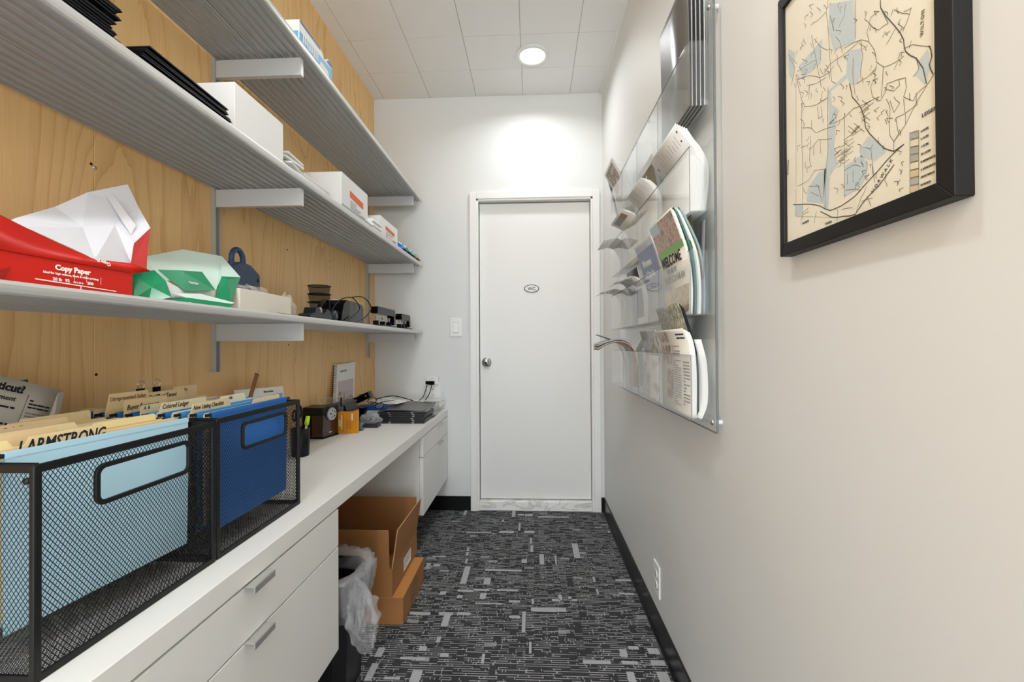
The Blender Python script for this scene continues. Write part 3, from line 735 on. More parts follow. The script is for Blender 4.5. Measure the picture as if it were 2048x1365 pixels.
# tape dispenser
DNAVY = mat('dark_navy_plastic', '141d27', .2, spec=.3)
td = thing('tape_dispenser', 'glossy dark desk tape dispenser beside the cream box on the lowest shelf', 'tape dispenser', (-.775, 1.55, T3))
pr = [(1.475, 0), (1.635, 0), (1.638, .012), (1.618, .036), (1.60, .042), (1.585, .030), (1.565, .020), (1.55, .020), (1.543, .038), (1.53, .043), (1.515, .041), (1.507, .022), (1.485, .018), (1.470, .012)]
MB().prism(pr, lambda u, v, w: (w, u, T3+v), -.795, -.752, DNAVY).build('body', td, bevel=.002)
MB().lathe((-.79, 1.575, T3+.030), [(.008, 0), (.015, .001), (.015, .024), (.008, .025)], mat('tape_roll', 'b9b4a4', .3), 'x', 20).build('tape_roll', td)
MB().box(-.79, -.757, 1.634, 1.643, T3+.015, T3+.017, STEEL).build('cutter', td)

# electric desk gadget with cord
gd = thing('electric_sharpener', 'dark grey electric desk sharpener with its cord looped over it', 'sharpener', (-.80, 1.86, T3))
pr = [(1.735, 0), (1.975, 0), (1.972, .075), (1.955, .088), (1.83, .094), (1.785, .090), (1.755, .070), (1.742, .035)]
GSD = mat('graphite_plastic', '4a4d51', .35, spec=.3)
MB().prism(pr, lambda u, v, w: (w, u, T3+v), -.86, -.762, GSD).build('housing', gd, bevel=.006)
pr2 = [(1.728, .004), (1.80, .004), (1.812, .086), (1.785, .094), (1.752, .073), (1.736, .037)]
MB().prism(pr2, lambda u, v, w: (w, u, T3+v), -.864, -.757, BLACKG).build('front_shell', gd, bevel=.004)
MB().lathe((-.815, 1.80, T3+.093), [(0, 0), (.016, .0), (.013, .004), (0, .005)], mat('pale_insert', 'aeb6bd', .3), 'z', 18).build('pencil_port', gd)
def spl(P, n=8, closed=False):
    P = [Vector(p) for p in P]; out = []; N = len(P)
    rng = range(N if closed else N-1)
    for i in rng:
        a = P[i-1] if (i > 0 or closed) else P[i]; b = P[i]; c = P[(i+1) % N]; d = P[(i+2) % N] if (i+2 < N or closed) else c
        for k in range(n):
            t = k/n; out.append(.5*((2*b)+(-a+c)*t+(2*a-5*b+4*c-d)*t*t+(-a+3*b-3*c+d)*t**3))
    if not closed: out.append(P[-1])
    return out
cp = spl([on(674, 645, 0, -.752), on(690, 644, 0, -.748), on(712, 628, 0, -.748), on(719, 615, 0, -.75), on(706, 597, 0, -.76), on(688, 597, 0, -.77), on(672, 608, 0, -.775), on(660, 630, 0, -.765), on(658, 641, 0, -.75)], 7)
f = MB(); f.tube(cp, .0024, BLACKG, 6)
cp = spl([on(700, 648, 0, -.748), on(728, 637, 0, -.746), on(742, 618, 0, -.75), on(735, 602, 0, -.76), on(722, 594, 0, -.77), on(705, 595, 0, -.78)], 7)
f.tube(cp, .0024, BLACKG, 6); f.build('power_cord', gd)
hp = thing('desk_headset', 'small black corded headset lying in front of the mesh cup stack', 'headset', (-.785, 1.67, T3))
f = MB(); f.tube(spl([(-.80, 1.655, T3+.012), (-.80, 1.64, T3+.045), (-.80, 1.67, T3+.078), (-.80, 1.705, T3+.082), (-.795, 1.715, T3+.04), (-.79, 1.72, T3+.010)], 6), .0055, BLACKG, 8); f.build('headband', hp)
MB().lathe((-.80, 1.66, T3+.022), [(.012, 0), (.021, .004), (.021, .018), (.010, .022)], BLACKG, 'x', 18).build('ear_cushion', hp)
MB().lathe((-.785, 1.702, T3+.0225), [(.012, 0), (.022, .004), (.022, .018), (.010, .022)], mat('slate_plastic', '272b33', .3), 'x', 18).build('ear_cushion', hp)

def punch(yc, L, H, label, x=-.775):
    t = thing('hole_punch', label, 'hole punch', (x, yc, T3), 'black hole punches')
    MB().box(x-.055, x+.035, yc-L/2, yc+L/2, T3+.0003, T3+.008, BLACK).build('base', t, bevel=.002)
    for s in (-.36, 0, .36):
        f = MB(); yy = yc+s*L
        f.box(x-.014, x+.012, yy-.006, yy+.006, T3+.008, T3+.030, BLACK); f.lathe((x, yy, T3+.034), [(.006, 0), (.006, .012), (.009, .014), (.009, .018)], STEEL, 'z', 12); f.build('punch_head', t)
    f = MB()
    pr = [(-L/2-.004, H-.018), (-L/2+.004, H), (L/2-.006, H), (L/2+.006, H-.010), (L/2+.012, .020), (L/2-.016, .014), (L/2-.02, H-.036), (-L/2, H-.034)]
    f.prism(pr, lambda u, v, w: (w, yc+u, T3+v), x-.014, x+.022, BLACKG); f.build('lever', t, bevel=.002)
punch(2.27, .27, .098, 'larger black three-hole punch near the far end of the lowest shelf')
punch(2.60, .17, .088, 'smaller black hole punch at the very end of the lowest shelf', -.77)
t = tag(MB().box(-.77, -.73, 1.25, 1.34, T3+.0003, T3+.0025, DGREY).build('label_strip'), 'thin dark strip on the shelf edge under the cream box', 'strip')
# ------------------------------------------------------------------ wire mesh file boxes on the counter
def clip_seg(p, d, x0, x1, y0, y1):
    t0, t1 = -9, 9
    for k, (a, b) in enumerate(((x0, x1), (y0, y1))):
        if abs(d[k]) < 1e-9:
            if not a <= p[k] <= b: return None
            continue
        s, e = (a-p[k])/d[k], (b-p[k])/d[k]
        if s > e: s, e = e, s
        t0, t1 = max(t0, s), min(t1, e)
    return (t0, t1) if t1 > t0 else None
def mesh_panel(w, h, fn, hole=None, pitch=.0062, wd=.0011, slope=1.45):
    """diamond wire mesh on a w x h panel; fn(u, v, t) -> point"""
    f = MB()
    for sgn in (1, -1):
        dx, dy = 1/math.hypot(1, slope), sgn*slope/math.hypot(1, slope)
        c = -h/slope if sgn > 0 else 0
        end = w if sgn > 0 else w+h/slope
        while c < end:
            p = (c, 0); r = clip_seg(p, (dx, dy), 0, w, 0, h) if sgn > 0 else clip_seg(p, (-dx, -dy), 0, w, 0, h)
            if r:
                D = (dx, dy) if sgn > 0 else (-dx, -dy); segs = [r]
                if hole:
                    hr = clip_seg(p, D, *hole)
                    if hr: segs = [(r[0], hr[0]), (hr[1], r[1])]
                for a, b in segs:
                    if b-a < .0005: continue
                    A = (p[0]+D[0]*a, p[1]+D[1]*a); B = (p[0]+D[0]*b, p[1]+D[1]*b)
                    nx, ny = -D[1]*wd/2, D[0]*wd/2; t = .0004
                    o = .0003*sgn
                    f.add([fn(A[0]-nx, A[1]-ny, o), fn(A[0]+nx, A[1]+ny, o), fn(A[0], A[1], o+t), fn(B[0]-nx, B[1]-ny, o), fn(B[0]+nx, B[1]+ny, o), fn(B[0], B[1], o+t)],
                          [(0, 1, 4, 3), (1, 2, 5, 4), (2, 0, 3, 5)], BLKM)
            c += pitch
    return f
def rrect(x0, x1, y0, y1, r, n=5):
    out = []
    for cx, cy, a0 in ((x1-r, y1-r, 0), (x0+r, y1-r, 90), (x0+r, y0+r, 180), (x1-r, y0+r, 270)):
        for k in range(n+1):
            a = math.radians(a0+90*k/n); out.append((cx+r*math.cos(a), cy+r*math.sin(a)))
    return out
def filebox(x0, x1, y0, y1, z0, z1, label):
    t = thing('mesh_file_box', label, 'file box', ((x0+x1)/2, (y0+y1)/2, z0), 'black mesh hanging file boxes')
    W = y1-y0; H = z1-z0; D = x1-x0; b = .0085
    hole = (W*.26, W*.79, H-.075, H-.027)
    for nm, fn, w, ho in (('mesh_side', lambda u, v, q: (x1-.002+q, y0+u, z0+v), W, hole), ('mesh_side', lambda u, v, q: (x0+.002-q, y0+u, z0+v), W, hole),
                      ('mesh_end', lambda u, v, q: (x0+u, y0+.002-q, z0+v), D, None), ('mesh_end', lambda u, v, q: (x0+u, y1-.002+q, z0+v), D, None)):
        mesh_panel(w, H, fn, ho).build(nm, t)
    mesh_panel(D, W, lambda u, v, q: (x0+u, y0+v, z0+.006+q)).build('mesh_floor', t)
    # rolled edge frame
    for (a, c) in (((x1, y0), (x1, y1)), ((x0, y0), (x0, y1)), ((x0, y0), (x1, y0)), ((x0, y1), (x1, y1))):
        MB().bar((*a, z1-.005), (*c, z1-.005), .004, .011, BLKM).build('top_rail', t, bevel=.001)
        MB().bar((*a, z0+.005), (*c, z0+.005), .004, .010, BLKM).build('bottom_rail', t, bevel=.001)
    for a in ((x1-.001, y0+.001), (x1-.001, y1-.001), (x0+.001, y0+.001), (x0+.001, y1-.001)):
        MB().box(a[0]-.005, a[0]+.003, a[1]-.005, a[1]+.005, z0, z1, BLKM).build('corner_post', t, bevel=.002)
    # handle rims
    for X in (x1-.0005, x0+.0005):
        o = rrect(y0+hole[0]-.006, y0+hole[1]+.006, z0+hole[2]-.006, z0+hole[3]+.006, .015); i = rrect(y0+hole[0]+.001, y0+hole[1]-.001, z0+hole[2]+.001, z0+hole[3]-.001, .009)
        n = len(o); vs = []
        for q in (.0026, -.0026):
            vs += [(X+q, u, v) for u, v in o]+[(X+q, u, v) for u, v in i]
        fs = []
        for k in range(n):
            j = (k+1) % n
            fs += [(k, j, n+j, n+k), (2*n+k, 3*n+k, 3*n+j, 2*n+j), (k, 2*n+k, 2*n+j, j), (n+k, n+j, 3*n+j, 3*n+k)]
        MB().add(vs, fs, BLKM).build('handle_rim', t, bevel=.001)
    # hanging rails inside
    for y in (y0+.007, y1-.007): MB().box(x0+.004, x1-.006, y-.0012, y+.0012, z1-.012, z1+.0005, BLKM).build('hanging_rail', t)
    for y in (y0+.012,): MB().lathe((x1-.010, y0-.001, z1-.020), [(.0, -.004), (.004, -.003), (.0045, 0)], BLKM, 'y', 12).build('rivet', t)
BX0, BX1 = -.955, -.620
filebox(BX0, BX1, .528, .8375, TC+.0005, .9325, 'black wire mesh file box nearest the camera, filled with light blue and manila folders')
filebox(BX0, BX1, .8475, 1.152, TC+.0005, .9365, 'black wire mesh file box farther along the counter, filled with blue folders')

XF = lambda x: -.672-(abs(x)-.644)*.95
def hanging(x, y0, y1, zt, c, nm, label, group, zb=.705, sag=.004):
    m = mat('folder_'+nm, c, .6, bump=.02, bscale=50)
    t = thing('hanging_folder', label, 'folder', (x, (y0+y1)/2, zb), group)
    pr = [(x+.0022, zt-.003), (x+.0016+sag*.3, (zt+zb)/2+.02), (x+.0004, zb), (x-.0004, zb), (x-.0016-sag*.3, (zt+zb)/2+.02), (x-.0022, zt-.003)]
    f = MB()
    yy0, yy1 = y0+.014, y1-.016
    vs = [(a, y, z) for y in (yy0, yy1) for a, z in pr]; n = len(pr)
    f.add(vs, [(i, i+1, n+i+1, n+i) for i in range(n-1)], m); f.build('pocket', t, solid=.0005)
    for s in (1, -1):
        f = MB(); X = x+s*.0022
        f.box(X-.0007, X+.0007, yy0-.001, yy1+.001, zt-.008, zt, m); f.build('top_fold', t)
        f = MB()
        for ya, yb in ((y0+.0005, yy0), (yy1, y1-.0005)): f.box(X-.0005, X+.0005, ya, yb, zt-.007, zt-.0015, INK)
        tag(f.build('hook', t), kind='stuff')
    return t
def manila(x, y0, y1, zt, ty0, ty1, th, words, label, group, c='e9cf9f', size=.013, zb=.72, ink=None, bold=.0002, dz=.0095, sx=.8):
    m = mat('manila_'+c, c, .65, bump=.03, bscale=70)
    t = thing('manila_folder', label, 'folder', (x, (y0+y1)/2, zb), group)
    pr = [(y0, zb), (y1, zb), (y1, zt-.004), (y1-.004, zt)]
    if ty1 < y1-.005: pr += [(ty1+.004, zt), (ty1, zt+th*.5), (ty1-.003, zt+th)]
    else: pr = pr[:2]+[(y1, zt+th-.004), (y1-.004, zt+th)]
    if ty0 > y0+.005: pr += [(ty0+.003, zt+th), (ty0, zt+th*.5), (ty0-.004, zt), (y0+.004, zt), (y0, zt-.004)]
    else: pr += [(y0+.004, zt+th), (y0, zt+th-.004)]
    MB().prism(pr, lambda u, v, w: (w, u, v), x-.0006, x, m).build('back_leaf', t)
    MB().box(x+.0012, x+.0018, y0, y1, zb, zt-.006, m).build('front_leaf', t)
    MB().box(x+.0002, x+.0011, y0+.006, y1-.006, zb+.002, zt-.012, PAPER).build('papers', t)
    for i, (w, u) in enumerate(words):
        text('handwriting', w, size, (x+.0003, u, zt+th-dz-i*.012), (0, 1, 0), (0, 0, 1), ink or INK, t, bold=bold, shear=.25, sx=sx, depth=.0001)
    return t
def tilt(o): o.rotation_euler.z = -.095; return o
G1, G2, G3, G4 = 'blue hanging folders in the near box', 'manila folders in the near box', 'blue hanging folders in the far box', 'manila folders in the far box'
LBc = 'b8e0f2'
LBL = lambda i: ['first', 'second', 'third', 'fourth', 'fifth', 'sixth', 'seventh', 'eighth', 'ninth', 'tenth'][i]
for i, x in enumerate([-.644, -.672, -.716, -.745, -.789, -.82, -.855, -.89]):
    hh = hanging(XF(x), .531, .835, .943, [LBc, LBc, LBc, '9fd2ea', 'a6d3d6', LBc, '2f7ad0', '2468bd'][i], 'hanging%d' % i, '%s hanging folder, %s from the aisle in the near box' % ('royal blue' if i > 5 else 'light blue', LBL(i)), G1); tilt(hh)
tilt(manila(XF(-.656), .545, .815, .944, .578, .679, .0125, [('J ARMSTRONG', .567)], 'manila folder marked ARMSTRONG just behind the front light blue folder', G2, size=.026, bold=.0006, sx=.66, dz=.0225))
tilt(manila(XF(-.664), .545, .815, .945, .545, .565, .010, [], 'plain manila folder behind the one marked ARMSTRONG', G2, 'f1dda6'))
tilt(manila(XF(-.686), .545, .812, .944, .548, .640, .016, [('Fil', .556)], 'manila folder with Fil written on its tab in the near box', G2, 'e5c796', size=.026, bold=.0006, dz=.030))
tilt(manila(XF(-.702), .545, .812, .947, .70, .812, .006, [], 'pale yellow folder in the middle of the near box', G2, 'f4e3a8'))
tilt(manila(XF(-.731), .545, .812, .946, .56, .70, .010, [], 'cream folder with a wide tab in the near box', G2, 'ecd3a4'))
tilt(manila(XF(-.760), .545, .812, .946, .60, .70, .012, [], 'buff folder in the back half of the near box', G2, 'e7caa0'))
tilt(manila(XF(-.775), .545, .812, .945, .62, .724, .016, [('C A D', .632)], 'manila folder with a hand-lettered tab in the back half of the near box', G2, 'e9cf9f', size=.014, bold=.0004, dz=.014))
tilt(manila(XF(-.805), .545, .812, .946, .66, .78, .013, [], 'manila folder third from the back of the near box', G2, 'e4c795'))
tilt(manila(XF(-.838), .545, .812, .946, .70, .812, .013, [], 'manila folder second from the back of the near box', G2, 'ead2a6'))
tilt(manila(XF(-.873), .545, .812, .946, .58, .68, .010, [], 'rearmost manila folder of the near box', G2, 'dfc08c'))
for i, x in enumerate([-.645, -.676, -.709, -.742, -.775, -.81, -.842, -.874, -.905]):
    hanging(x, .849, 1.149, .946, ['2a6fc0', '3f97d6', '4aa3dc', '2f86d0', '57aee2', '2a78cc', '3a8fd4', '1f63bb', '1f63bb'][i], 'blue%d' % i, 'blue hanging folder, %s from the aisle in the far box' % LBL(i), G3)
RINK = mat('brown_ink', '8a5a2a', .6)
manila(-.660, .862, 1.13, .944, 1.02, 1.13, .010, [], 'manila folder at the front of the far box with its tab at the far end', G4, 'ecd8ae')
manila(-.692, .862, 1.13, .944, .872, .985, .018, [('New Listing Checklist', .876)], 'manila folder marked New Listing Checklist', G4, 'e3cfa4', size=.0125, dz=.013)
manila(-.726, .862, 1.13, .946, 1.0, 1.09, .016, [('Ads', 1.03)], 'pale folder with a short pencilled tab in the far box', G4, 'efe3c6', size=.010)
manila(-.758, .862, 1.13, .946, .872, 1.0, .017, [('Colored Ledger', .876)], 'manila folder marked Colored Ledger', G4, 'ead9b0', size=.0135, dz=.012)
manila(-.792, .862, 1.13, .948, .862, .93, .012, [('A  B', .87)], 'manila folder with letters on its short tab behind the Colored Ledger folder', G4, 'e8d6ae', size=.010)
manila(-.826, .862, 1.13, .950, .862, .97, .020, [('Buyer Represent.', .868)], 'manila folder marked Buyer Represent', G4, 'e8d09c', size=.014, dz=.020)
manila(-.858, .862, 1.14, .952, .95, 1.06, .024, [('Dual/Rent/Tenant', .955)], 'manila folder marked Dual Rent Tenant', G4, 'e6cd9a', size=.0135, dz=.015)
manila(-.866, .862, 1.14, .952, .868, .965, .030, [('Unrepresented Seller', .872)], 'manila folder marked Unrepresented Seller', G4, 'ecd4a2', size=.012, ink=RINK, dz=.015)
manila(-.890, .862, 1.14, .952, 1.06, 1.14, .026, [('Firm Seller', 1.065)], 'manila folder marked Firm Seller at the back of the far box', G4, 'ead0a0', size=.012, ink=RINK, dz=.013)
manila(-.920, .862, 1.14, .952, .98, 1.10, .030, [], 'rearmost manila folder of the far box, with two wire clips', G4, 'd8bd8c')
for yy in (1.0, 1.045):
    t = thing('binder_clip', 'wire-handled binder clip, %s of two on the rearmost manila folder' % ('nearer' if yy < 1.02 else 'farther'), 'clip', (-.918, yy, .985), 'wire clips on the rearmost folder')
    MB().tube(spl([(-.9175, yy-.004, .978), (-.9165, yy-.009, .992), (-.915, yy, 1.000), (-.9165, yy+.009, .992), (-.9175, yy+.004, .978)], 4), .0009, CHROME, 6).build('wire_loop', t)
    MB().box(-.9245, -.9165, yy-.010, yy+.010, .970, .981, BLACKG).build('clamp', t)

# newspaper behind the near box, postcard, stick
NEWS = mat('newsprint', 'd8d3c8', .8, bump=.05, bscale=60)
nw = thing('newspaper', 'folded newspaper standing behind the near mesh file box', 'newspaper', (-.97, .70, TC))
nq = [Vector((-1.005, .545, 1.105)), Vector((-.985, .872, .985)), Vector((-.965, .775, .76)), Vector((-.985, .448, .88))]   # TL TR BR BL
def NP(u, v, d=0.):
    a = nq[0].lerp(nq[1], u); b = nq[3].lerp(nq[2], u); p = b.lerp(a, v); return p+Vector((.012*math.sin(2.6*u)+d, 0, 0))
f = MB(); f.grid(lambda u, v: NP(u, v), 10, 6, NEWS); f.build('front_page', nw, solid=.0006)
f = MB(); f.grid(lambda u, v: NP(u, v, -.004)+Vector((0, .012*u, .004)), 10, 6, NEWS); f.build('inner_page', nw, solid=.0006)
f = MB(); f.add([NP(1, 1, .001), NP(1, .99, -.006)+Vector((0, .02, .002)), NP(1, .35, -.006)+Vector((.01, .03, 0)), NP(1, .30, .001)], [(0, 1, 2, 3)], NEWS); f.build('folded_edge', nw, solid=.0005)
d1 = (nq[1]-nq[0]).normalized(); d2 = (nq[0]-nq[3]).normalized()
text('headline', 'Connecticut?', .020, NP(.825, .93, .0022), d1, d2, INK, nw, bold=.0008, align='RIGHT')
text('subhead', 'ment', .013, NP(.80, .86, .0020), d1, d2, INK, nw, bold=.0001, align='RIGHT')
f = MB(); r5 = random.Random(11)
line_text(f, lambda u, v: NP(u, v, .0012), .56, .82, .20, .82, 20, INK, words=5, rnd=r5)
line_text(f, lambda u, v: NP(u, v, .0012), .87, .985, .82, .90, 3, INK, words=3, rnd=r5)
line_text(f, lambda u, v: NP(u, v, .0012), .87, .985, .75, .80, 2, GREY, words=5, rnd=r5)
f.quad(NP(.853, .2, .0012), NP(.855, .2, .0012), NP(.855, .93, .0012), NP(.853, .93, .0012), INK)
tag(f.build('newsprint_lines', nw), kind='stuff')
def photo_mat(name, cols, scale=40, stretch=(1, 1, 1)):
    if name in _M: return _M[name]
    m = bpy.data.materials.new(name); m.use_nodes = True; nt = m.node_tree; b = nt.nodes['Principled BSDF']; b.inputs['Roughness'].default_value = .3
    g = nt.nodes.new('ShaderNodeNewGeometry'); mp = nt.nodes.new('ShaderNodeMapping'); mp.inputs['Scale'].default_value = stretch
    n = nt.nodes.new('ShaderNodeTexNoise'); n.inputs['Scale'].default_value = scale; n.inputs['Detail'].default_value = 5; n.inputs['Roughness'].default_value = .65
    nt.links.new(g.outputs['Position'], mp.inputs[0]); nt.links.new(mp.outputs[0], n.inputs['Vector'])
    cr = nt.nodes.new('ShaderNodeValToRGB'); e = cr.color_ramp.elements; k = len(cols)
    for i, c in enumerate(cols):
        pos = .30+.40*i/(k-1)
        if i < 2: e[i].position = pos; e[i].color = (*lin(c), 1)
        else: x = e.new(pos); x.color = (*lin(c), 1)
    nt.links.new(n.outputs['Fac'], cr.inputs[0]); nt.links.new(cr.outputs[0], b.inputs['Base Color']); _M[name] = m; return m
PH1 = photo_mat('photo_crowd', ['101722', '24354d', 'b54a36', 'cfd3d6', '1c222b'], 70)
f = MB(); f.quad(NP(.87, .40, .0016), NP(.98, .46, .0016), NP(.98, .72, .0016), NP(.87, .72, .0016), PH1); f.build('printed_photo', nw)
f = MB(); f.add(pp((36, 762, -1.01), (55, 759, -1.01), (57, 768, -1.01), (57, 800, -1.01), (36, 800, -1.01)), [(0, 1, 2, 3, 4)], mat('petrol_blue', '1f5a73', .5))
tag(f.build('blue_card', solid=.001), 'petrol blue card corner showing behind the newspaper', 'card')
st = thing('wooden_stick', 'flat brown wooden stick poking up behind the far file box', 'stick', (-.93, 1.40, TC))
a = Vector((-.955, 1.35, .672)); b = Vector((-.935, 1.468, .985)); MB().bar(a, b, .018, .0035, mat('brown_wood', '8a5a2c', .6, var=.2, vscale=40), up=(1, 0, 0)).build('stick', st, bevel=.0006)
MB().bar(b-(b-a)*.012, b+(b-a)*.0002, .0182, .0037, mat('darker_end', '6f4520', .6), up=(1, 0, 0)).build('cut_end', st)
pc = thing('postcard', 'white and blue printed card leaning on the plywood behind the far file box', 'card', (-.98, 1.58, TC))
q = [on(486, 781, 0, -.955), on(580, 773, 0, -.955), on(580, 830, 0, -.955), on(486, 838, 0, -.955)]
q = [q[0]+Vector((-.03, 0, 0)), q[1]+Vector((-.03, 0, 0)), Vector((q[2].x, q[2].y, .672)), Vector((q[3].x, q[3].y, .672))]
PC = lambda u, v, d=.0: q[3].lerp(q[2], u).lerp(q[0].lerp(q[1], u), v)+Vector((d, 0, 0))
f = MB(); f.quad(PC(0, 0), PC(1, 0), PC(1, 1), PC(0, 1), PAPER); f.build('card', pc, solid=.0012)
f = MB(); f.quad(PC(.35, .72, .001), PC(.97, .72, .001), PC(.97, .90, .001), PC(.35, .86, .001), photo_mat('photo_sky', ['3f7fc4', '6aa5d8', 'dce8f0'], 30)); f.build('printed_photo', pc)
text('lettering', 'Bring in Home', .010, PC(.55, .93, .0012), q[1]-q[0], (0, 0, 1), INK, pc, bold=.0003)
# ------------------------------------------------------------------ far part of the counter
t = thing('pen_cup', 'dark glass pen cup behind the far file box', 'cup', (-.885, 1.655, TC))
SMOK = clear('smoked_glass', tint=(.35, .38, .38), haze=.25, rough=.05, hazecol='2c3133')
MB().lathe((-.885, 1.655, TC+.0005), [(.0, 0), (.030, 0), (.031, .004), (.0345, .105), (.0325, .105), (.029, .006), (0, .006)], SMOK, 'z', 28).build('cup_body', t)
hl = thing('highlighter', 'neon yellow-green highlighter standing in the pen cup', 'highlighter', (-.87, 1.66, TC+.01))
MB().tube([(-.872, 1.655, TC+.012), (-.868, 1.668, TC+.115)], .0045, mat('pale_barrel', 'd9dcd2', .4), 10).build('barrel', hl)
MB().tube([(-.868, 1.668, TC+.115), (-.8655, 1.6755, TC+.148)], [.0088, .0078], mat('neon_yellow_green', 'c3ee1d', .4), 12).build('cap', hl)
sc = thing('scissors', 'scissors with black handle loops standing in the pen cup', 'scissors', (-.89, 1.65, TC+.01))
f = MB(); f.tube([(-.893, 1.652, TC+.185)]and[(-.893+.0*math.cos(a), 1.663+.014*math.cos(a), TC+.165+.024*math.sin(a)) for a in [2*math.pi*k/20 for k in range(20)]], .0036, BLACKG, 8, closed=True); f.build('handle_loop', sc)
f = MB(); f.tube([(-.900, 1.640+.012*math.cos(a), TC+.155+.020*math.sin(a)) for a in [2*math.pi*k/20 for k in range(20)]], .0034, BLACKG, 8, closed=True); f.build('handle_loop', sc)
MB().bar((-.893, 1.655, TC+.142), (-.888, 1.652, TC+.012), .010, .002, STEEL).build('blade', sc)

# pencil sharpener with dial
ps = thing('pencil_sharpener', 'brown and black electric pencil sharpener with a grey hole dial on the counter', 'pencil sharpener', (-.97, 1.93, TC))
SMB = mat('smoky_brown', '2c1a10', .16, coat=.3, var=.6, vscale=30)
def P3(px, py, y): return on(px, py, 1, y)
x0, x1 = -1.03, -.885
# faceted body: face towards the room's near end plus a canted right face
pr = [(-1.03, 1.95), (-.938, 1.945), (-.916, 2.055), (-1.03, 2.055)]
MB().prism(pr, lambda u, v, w: (u, v, w), TC+.0085, TC+.128, SMB).build('drawer_window', ps, bevel=.003)
MB().prism([(a-(.003 if a < -1 else -.002), b-.002) for a, b in pr], lambda u, v, w: (u, v, w), TC+.0003, TC+.009, BLACKG).build('base', ps)
MB().prism([(a-(.002 if a < -1 else -.001), b-.001) for a, b in pr], lambda u, v, w: (u, v, w), TC+.104, TC+.140, BLACK).build('top_cap', ps, bevel=.004)
MB().prism([(-1.032, 1.948), (-.990, 1.946), (-.990, 2.0), (-1.032, 2.0)], lambda u, v, w: (u, v, w), TC+.009, TC+.105, BLACKG).build('side_cheek', ps)
n = Vector((.981, -.196, 0)); r = Vector((.196, .981, 0)); c = Vector((-.9265, 1.998, TC+.106))
MB().lathe(c, [(.0, 0), (.0285, 0), (.0285, .010), (.026, .0125), (0, .0125)], mat('dial_grey', 'b9bdc1', .35), (r, Vector((0, 0, 1)), n), 28).build('hole_dial', ps)
f = MB()
for k in range(5):
    a = 2*math.pi*k/5+.5; q = c+n*.0128+r*.0155*math.cos(a)+Vector((0, 0, 1))*.0155*math.sin(a)
    f.lathe(q, [(0, 0), (.0032+.0008*(k % 3), 0), (.003+.0008*(k % 3), .0004)], BLACKG, (r, Vector((0, 0, 1)), n), 12)
f.lathe(c+n*.0128, [(0, 0), (.003, 0), (.002, .001)], GREY, (r, Vector((0, 0, 1)), n), 12)
tag(f.build('dial_hole', ps), kind='stuff')
MB().bar(Vector((-.9272, 1.985, TC+.024)), Vector((-.9240, 2.005, TC+.024)), .0006, .003, PAPER).build('maker_mark', ps)

# clear stand behind it and grey ruler-like card
t = thing('card_holder', 'clear acrylic card holder with black edge tab behind the pencil sharpener', 'holder', (-1.0, 2.09, TC))
ACR = clear('acrylic_sheet', haze=.10, rough=.03, hazecol='e6eaec')
f = MB(); f.box(-1.03, -.905, 2.085, 2.088, TC+.0005, TC+.172, ACR); f.build('front_sheet', t)
MB().box(-1.03, -.905, 2.088, 2.125, TC+.0005, TC+.004, ACR).build('foot', t)
MB().box(-.919, -.910, 2.0835, 2.085, TC+.125, TC+.168, INK).build('edge_tab', t)
f = MB()
for i in range(4): f.box(-1.01+.03*i, -1.0085+.03*i, 2.0840, 2.085, TC+.150, TC+.160, INK)
tag(f.build('tick_mark', t), kind='stuff')

# orange cards
ORC = mat('amber_card', 'df9420', .5, var=.05)
for i, (dx, dy, l) in enumerate([(0, 0, 'front'), (.010, .006, 'second'), (.018, .012, 'rear')]):
    t = thing('orange_brochure', 'amber orange printed brochure standing on the counter, %s of three' % l, 'brochure', (-.885, 2.07+dy, TC), 'orange brochures')
    y = 2.075+dy; a, b = -.943+dx, -.853+dx
    if i == 2: b += .004
    MB().box(a, b, y, y+.0022, TC+.0003, TC+.102+.0006*i, ORC).build('cover', t)
    MB().box(a+.001, b-.001, y+.0022, y+.0034, TC+.0003, TC+.101, PAPER2).build('pages', t)
    if i == 0:
        f = MB(); P = lambda u, v: Vector((a+(b-a)*u, y-.0004, TC+.102*v)); rr = random.Random(4); CRM = mat('cream_print', 'f6e6b8', .5); BRN = mat('brown_print', '9a5a14', .5)
        for u, w, v0, v1, m_ in ((.06, .05, .35, .66, CRM), (.15, .03, .22, .75, BRN), (.22, .04, .34, .68, CRM), (.29, .05, .32, .62, CRM), (.36, .06, .20, .86, CRM), (.45, .03, .10, .92, BRN), (.62, .025, .20, .66, BRN), (.69, .025, .22, .60, BRN), (.76, .025, .24, .62, BRN), (.83, .025, .20, .64, BRN)):
            v = v0
            while v < v1:
                e = min(v1, v+rr.uniform(.04, .12)); f.quad(P(u, v), P(u+w, v), P(u+w, e), P(u, e), m_); v = e+.012
        f.box(a+(b-a)*.90, a+(b-a)*.99, y-.0004, y-.0002, TC+.062, TC+.095, PAPER)
        tag(f.build('printed_lines', t), kind='stuff')

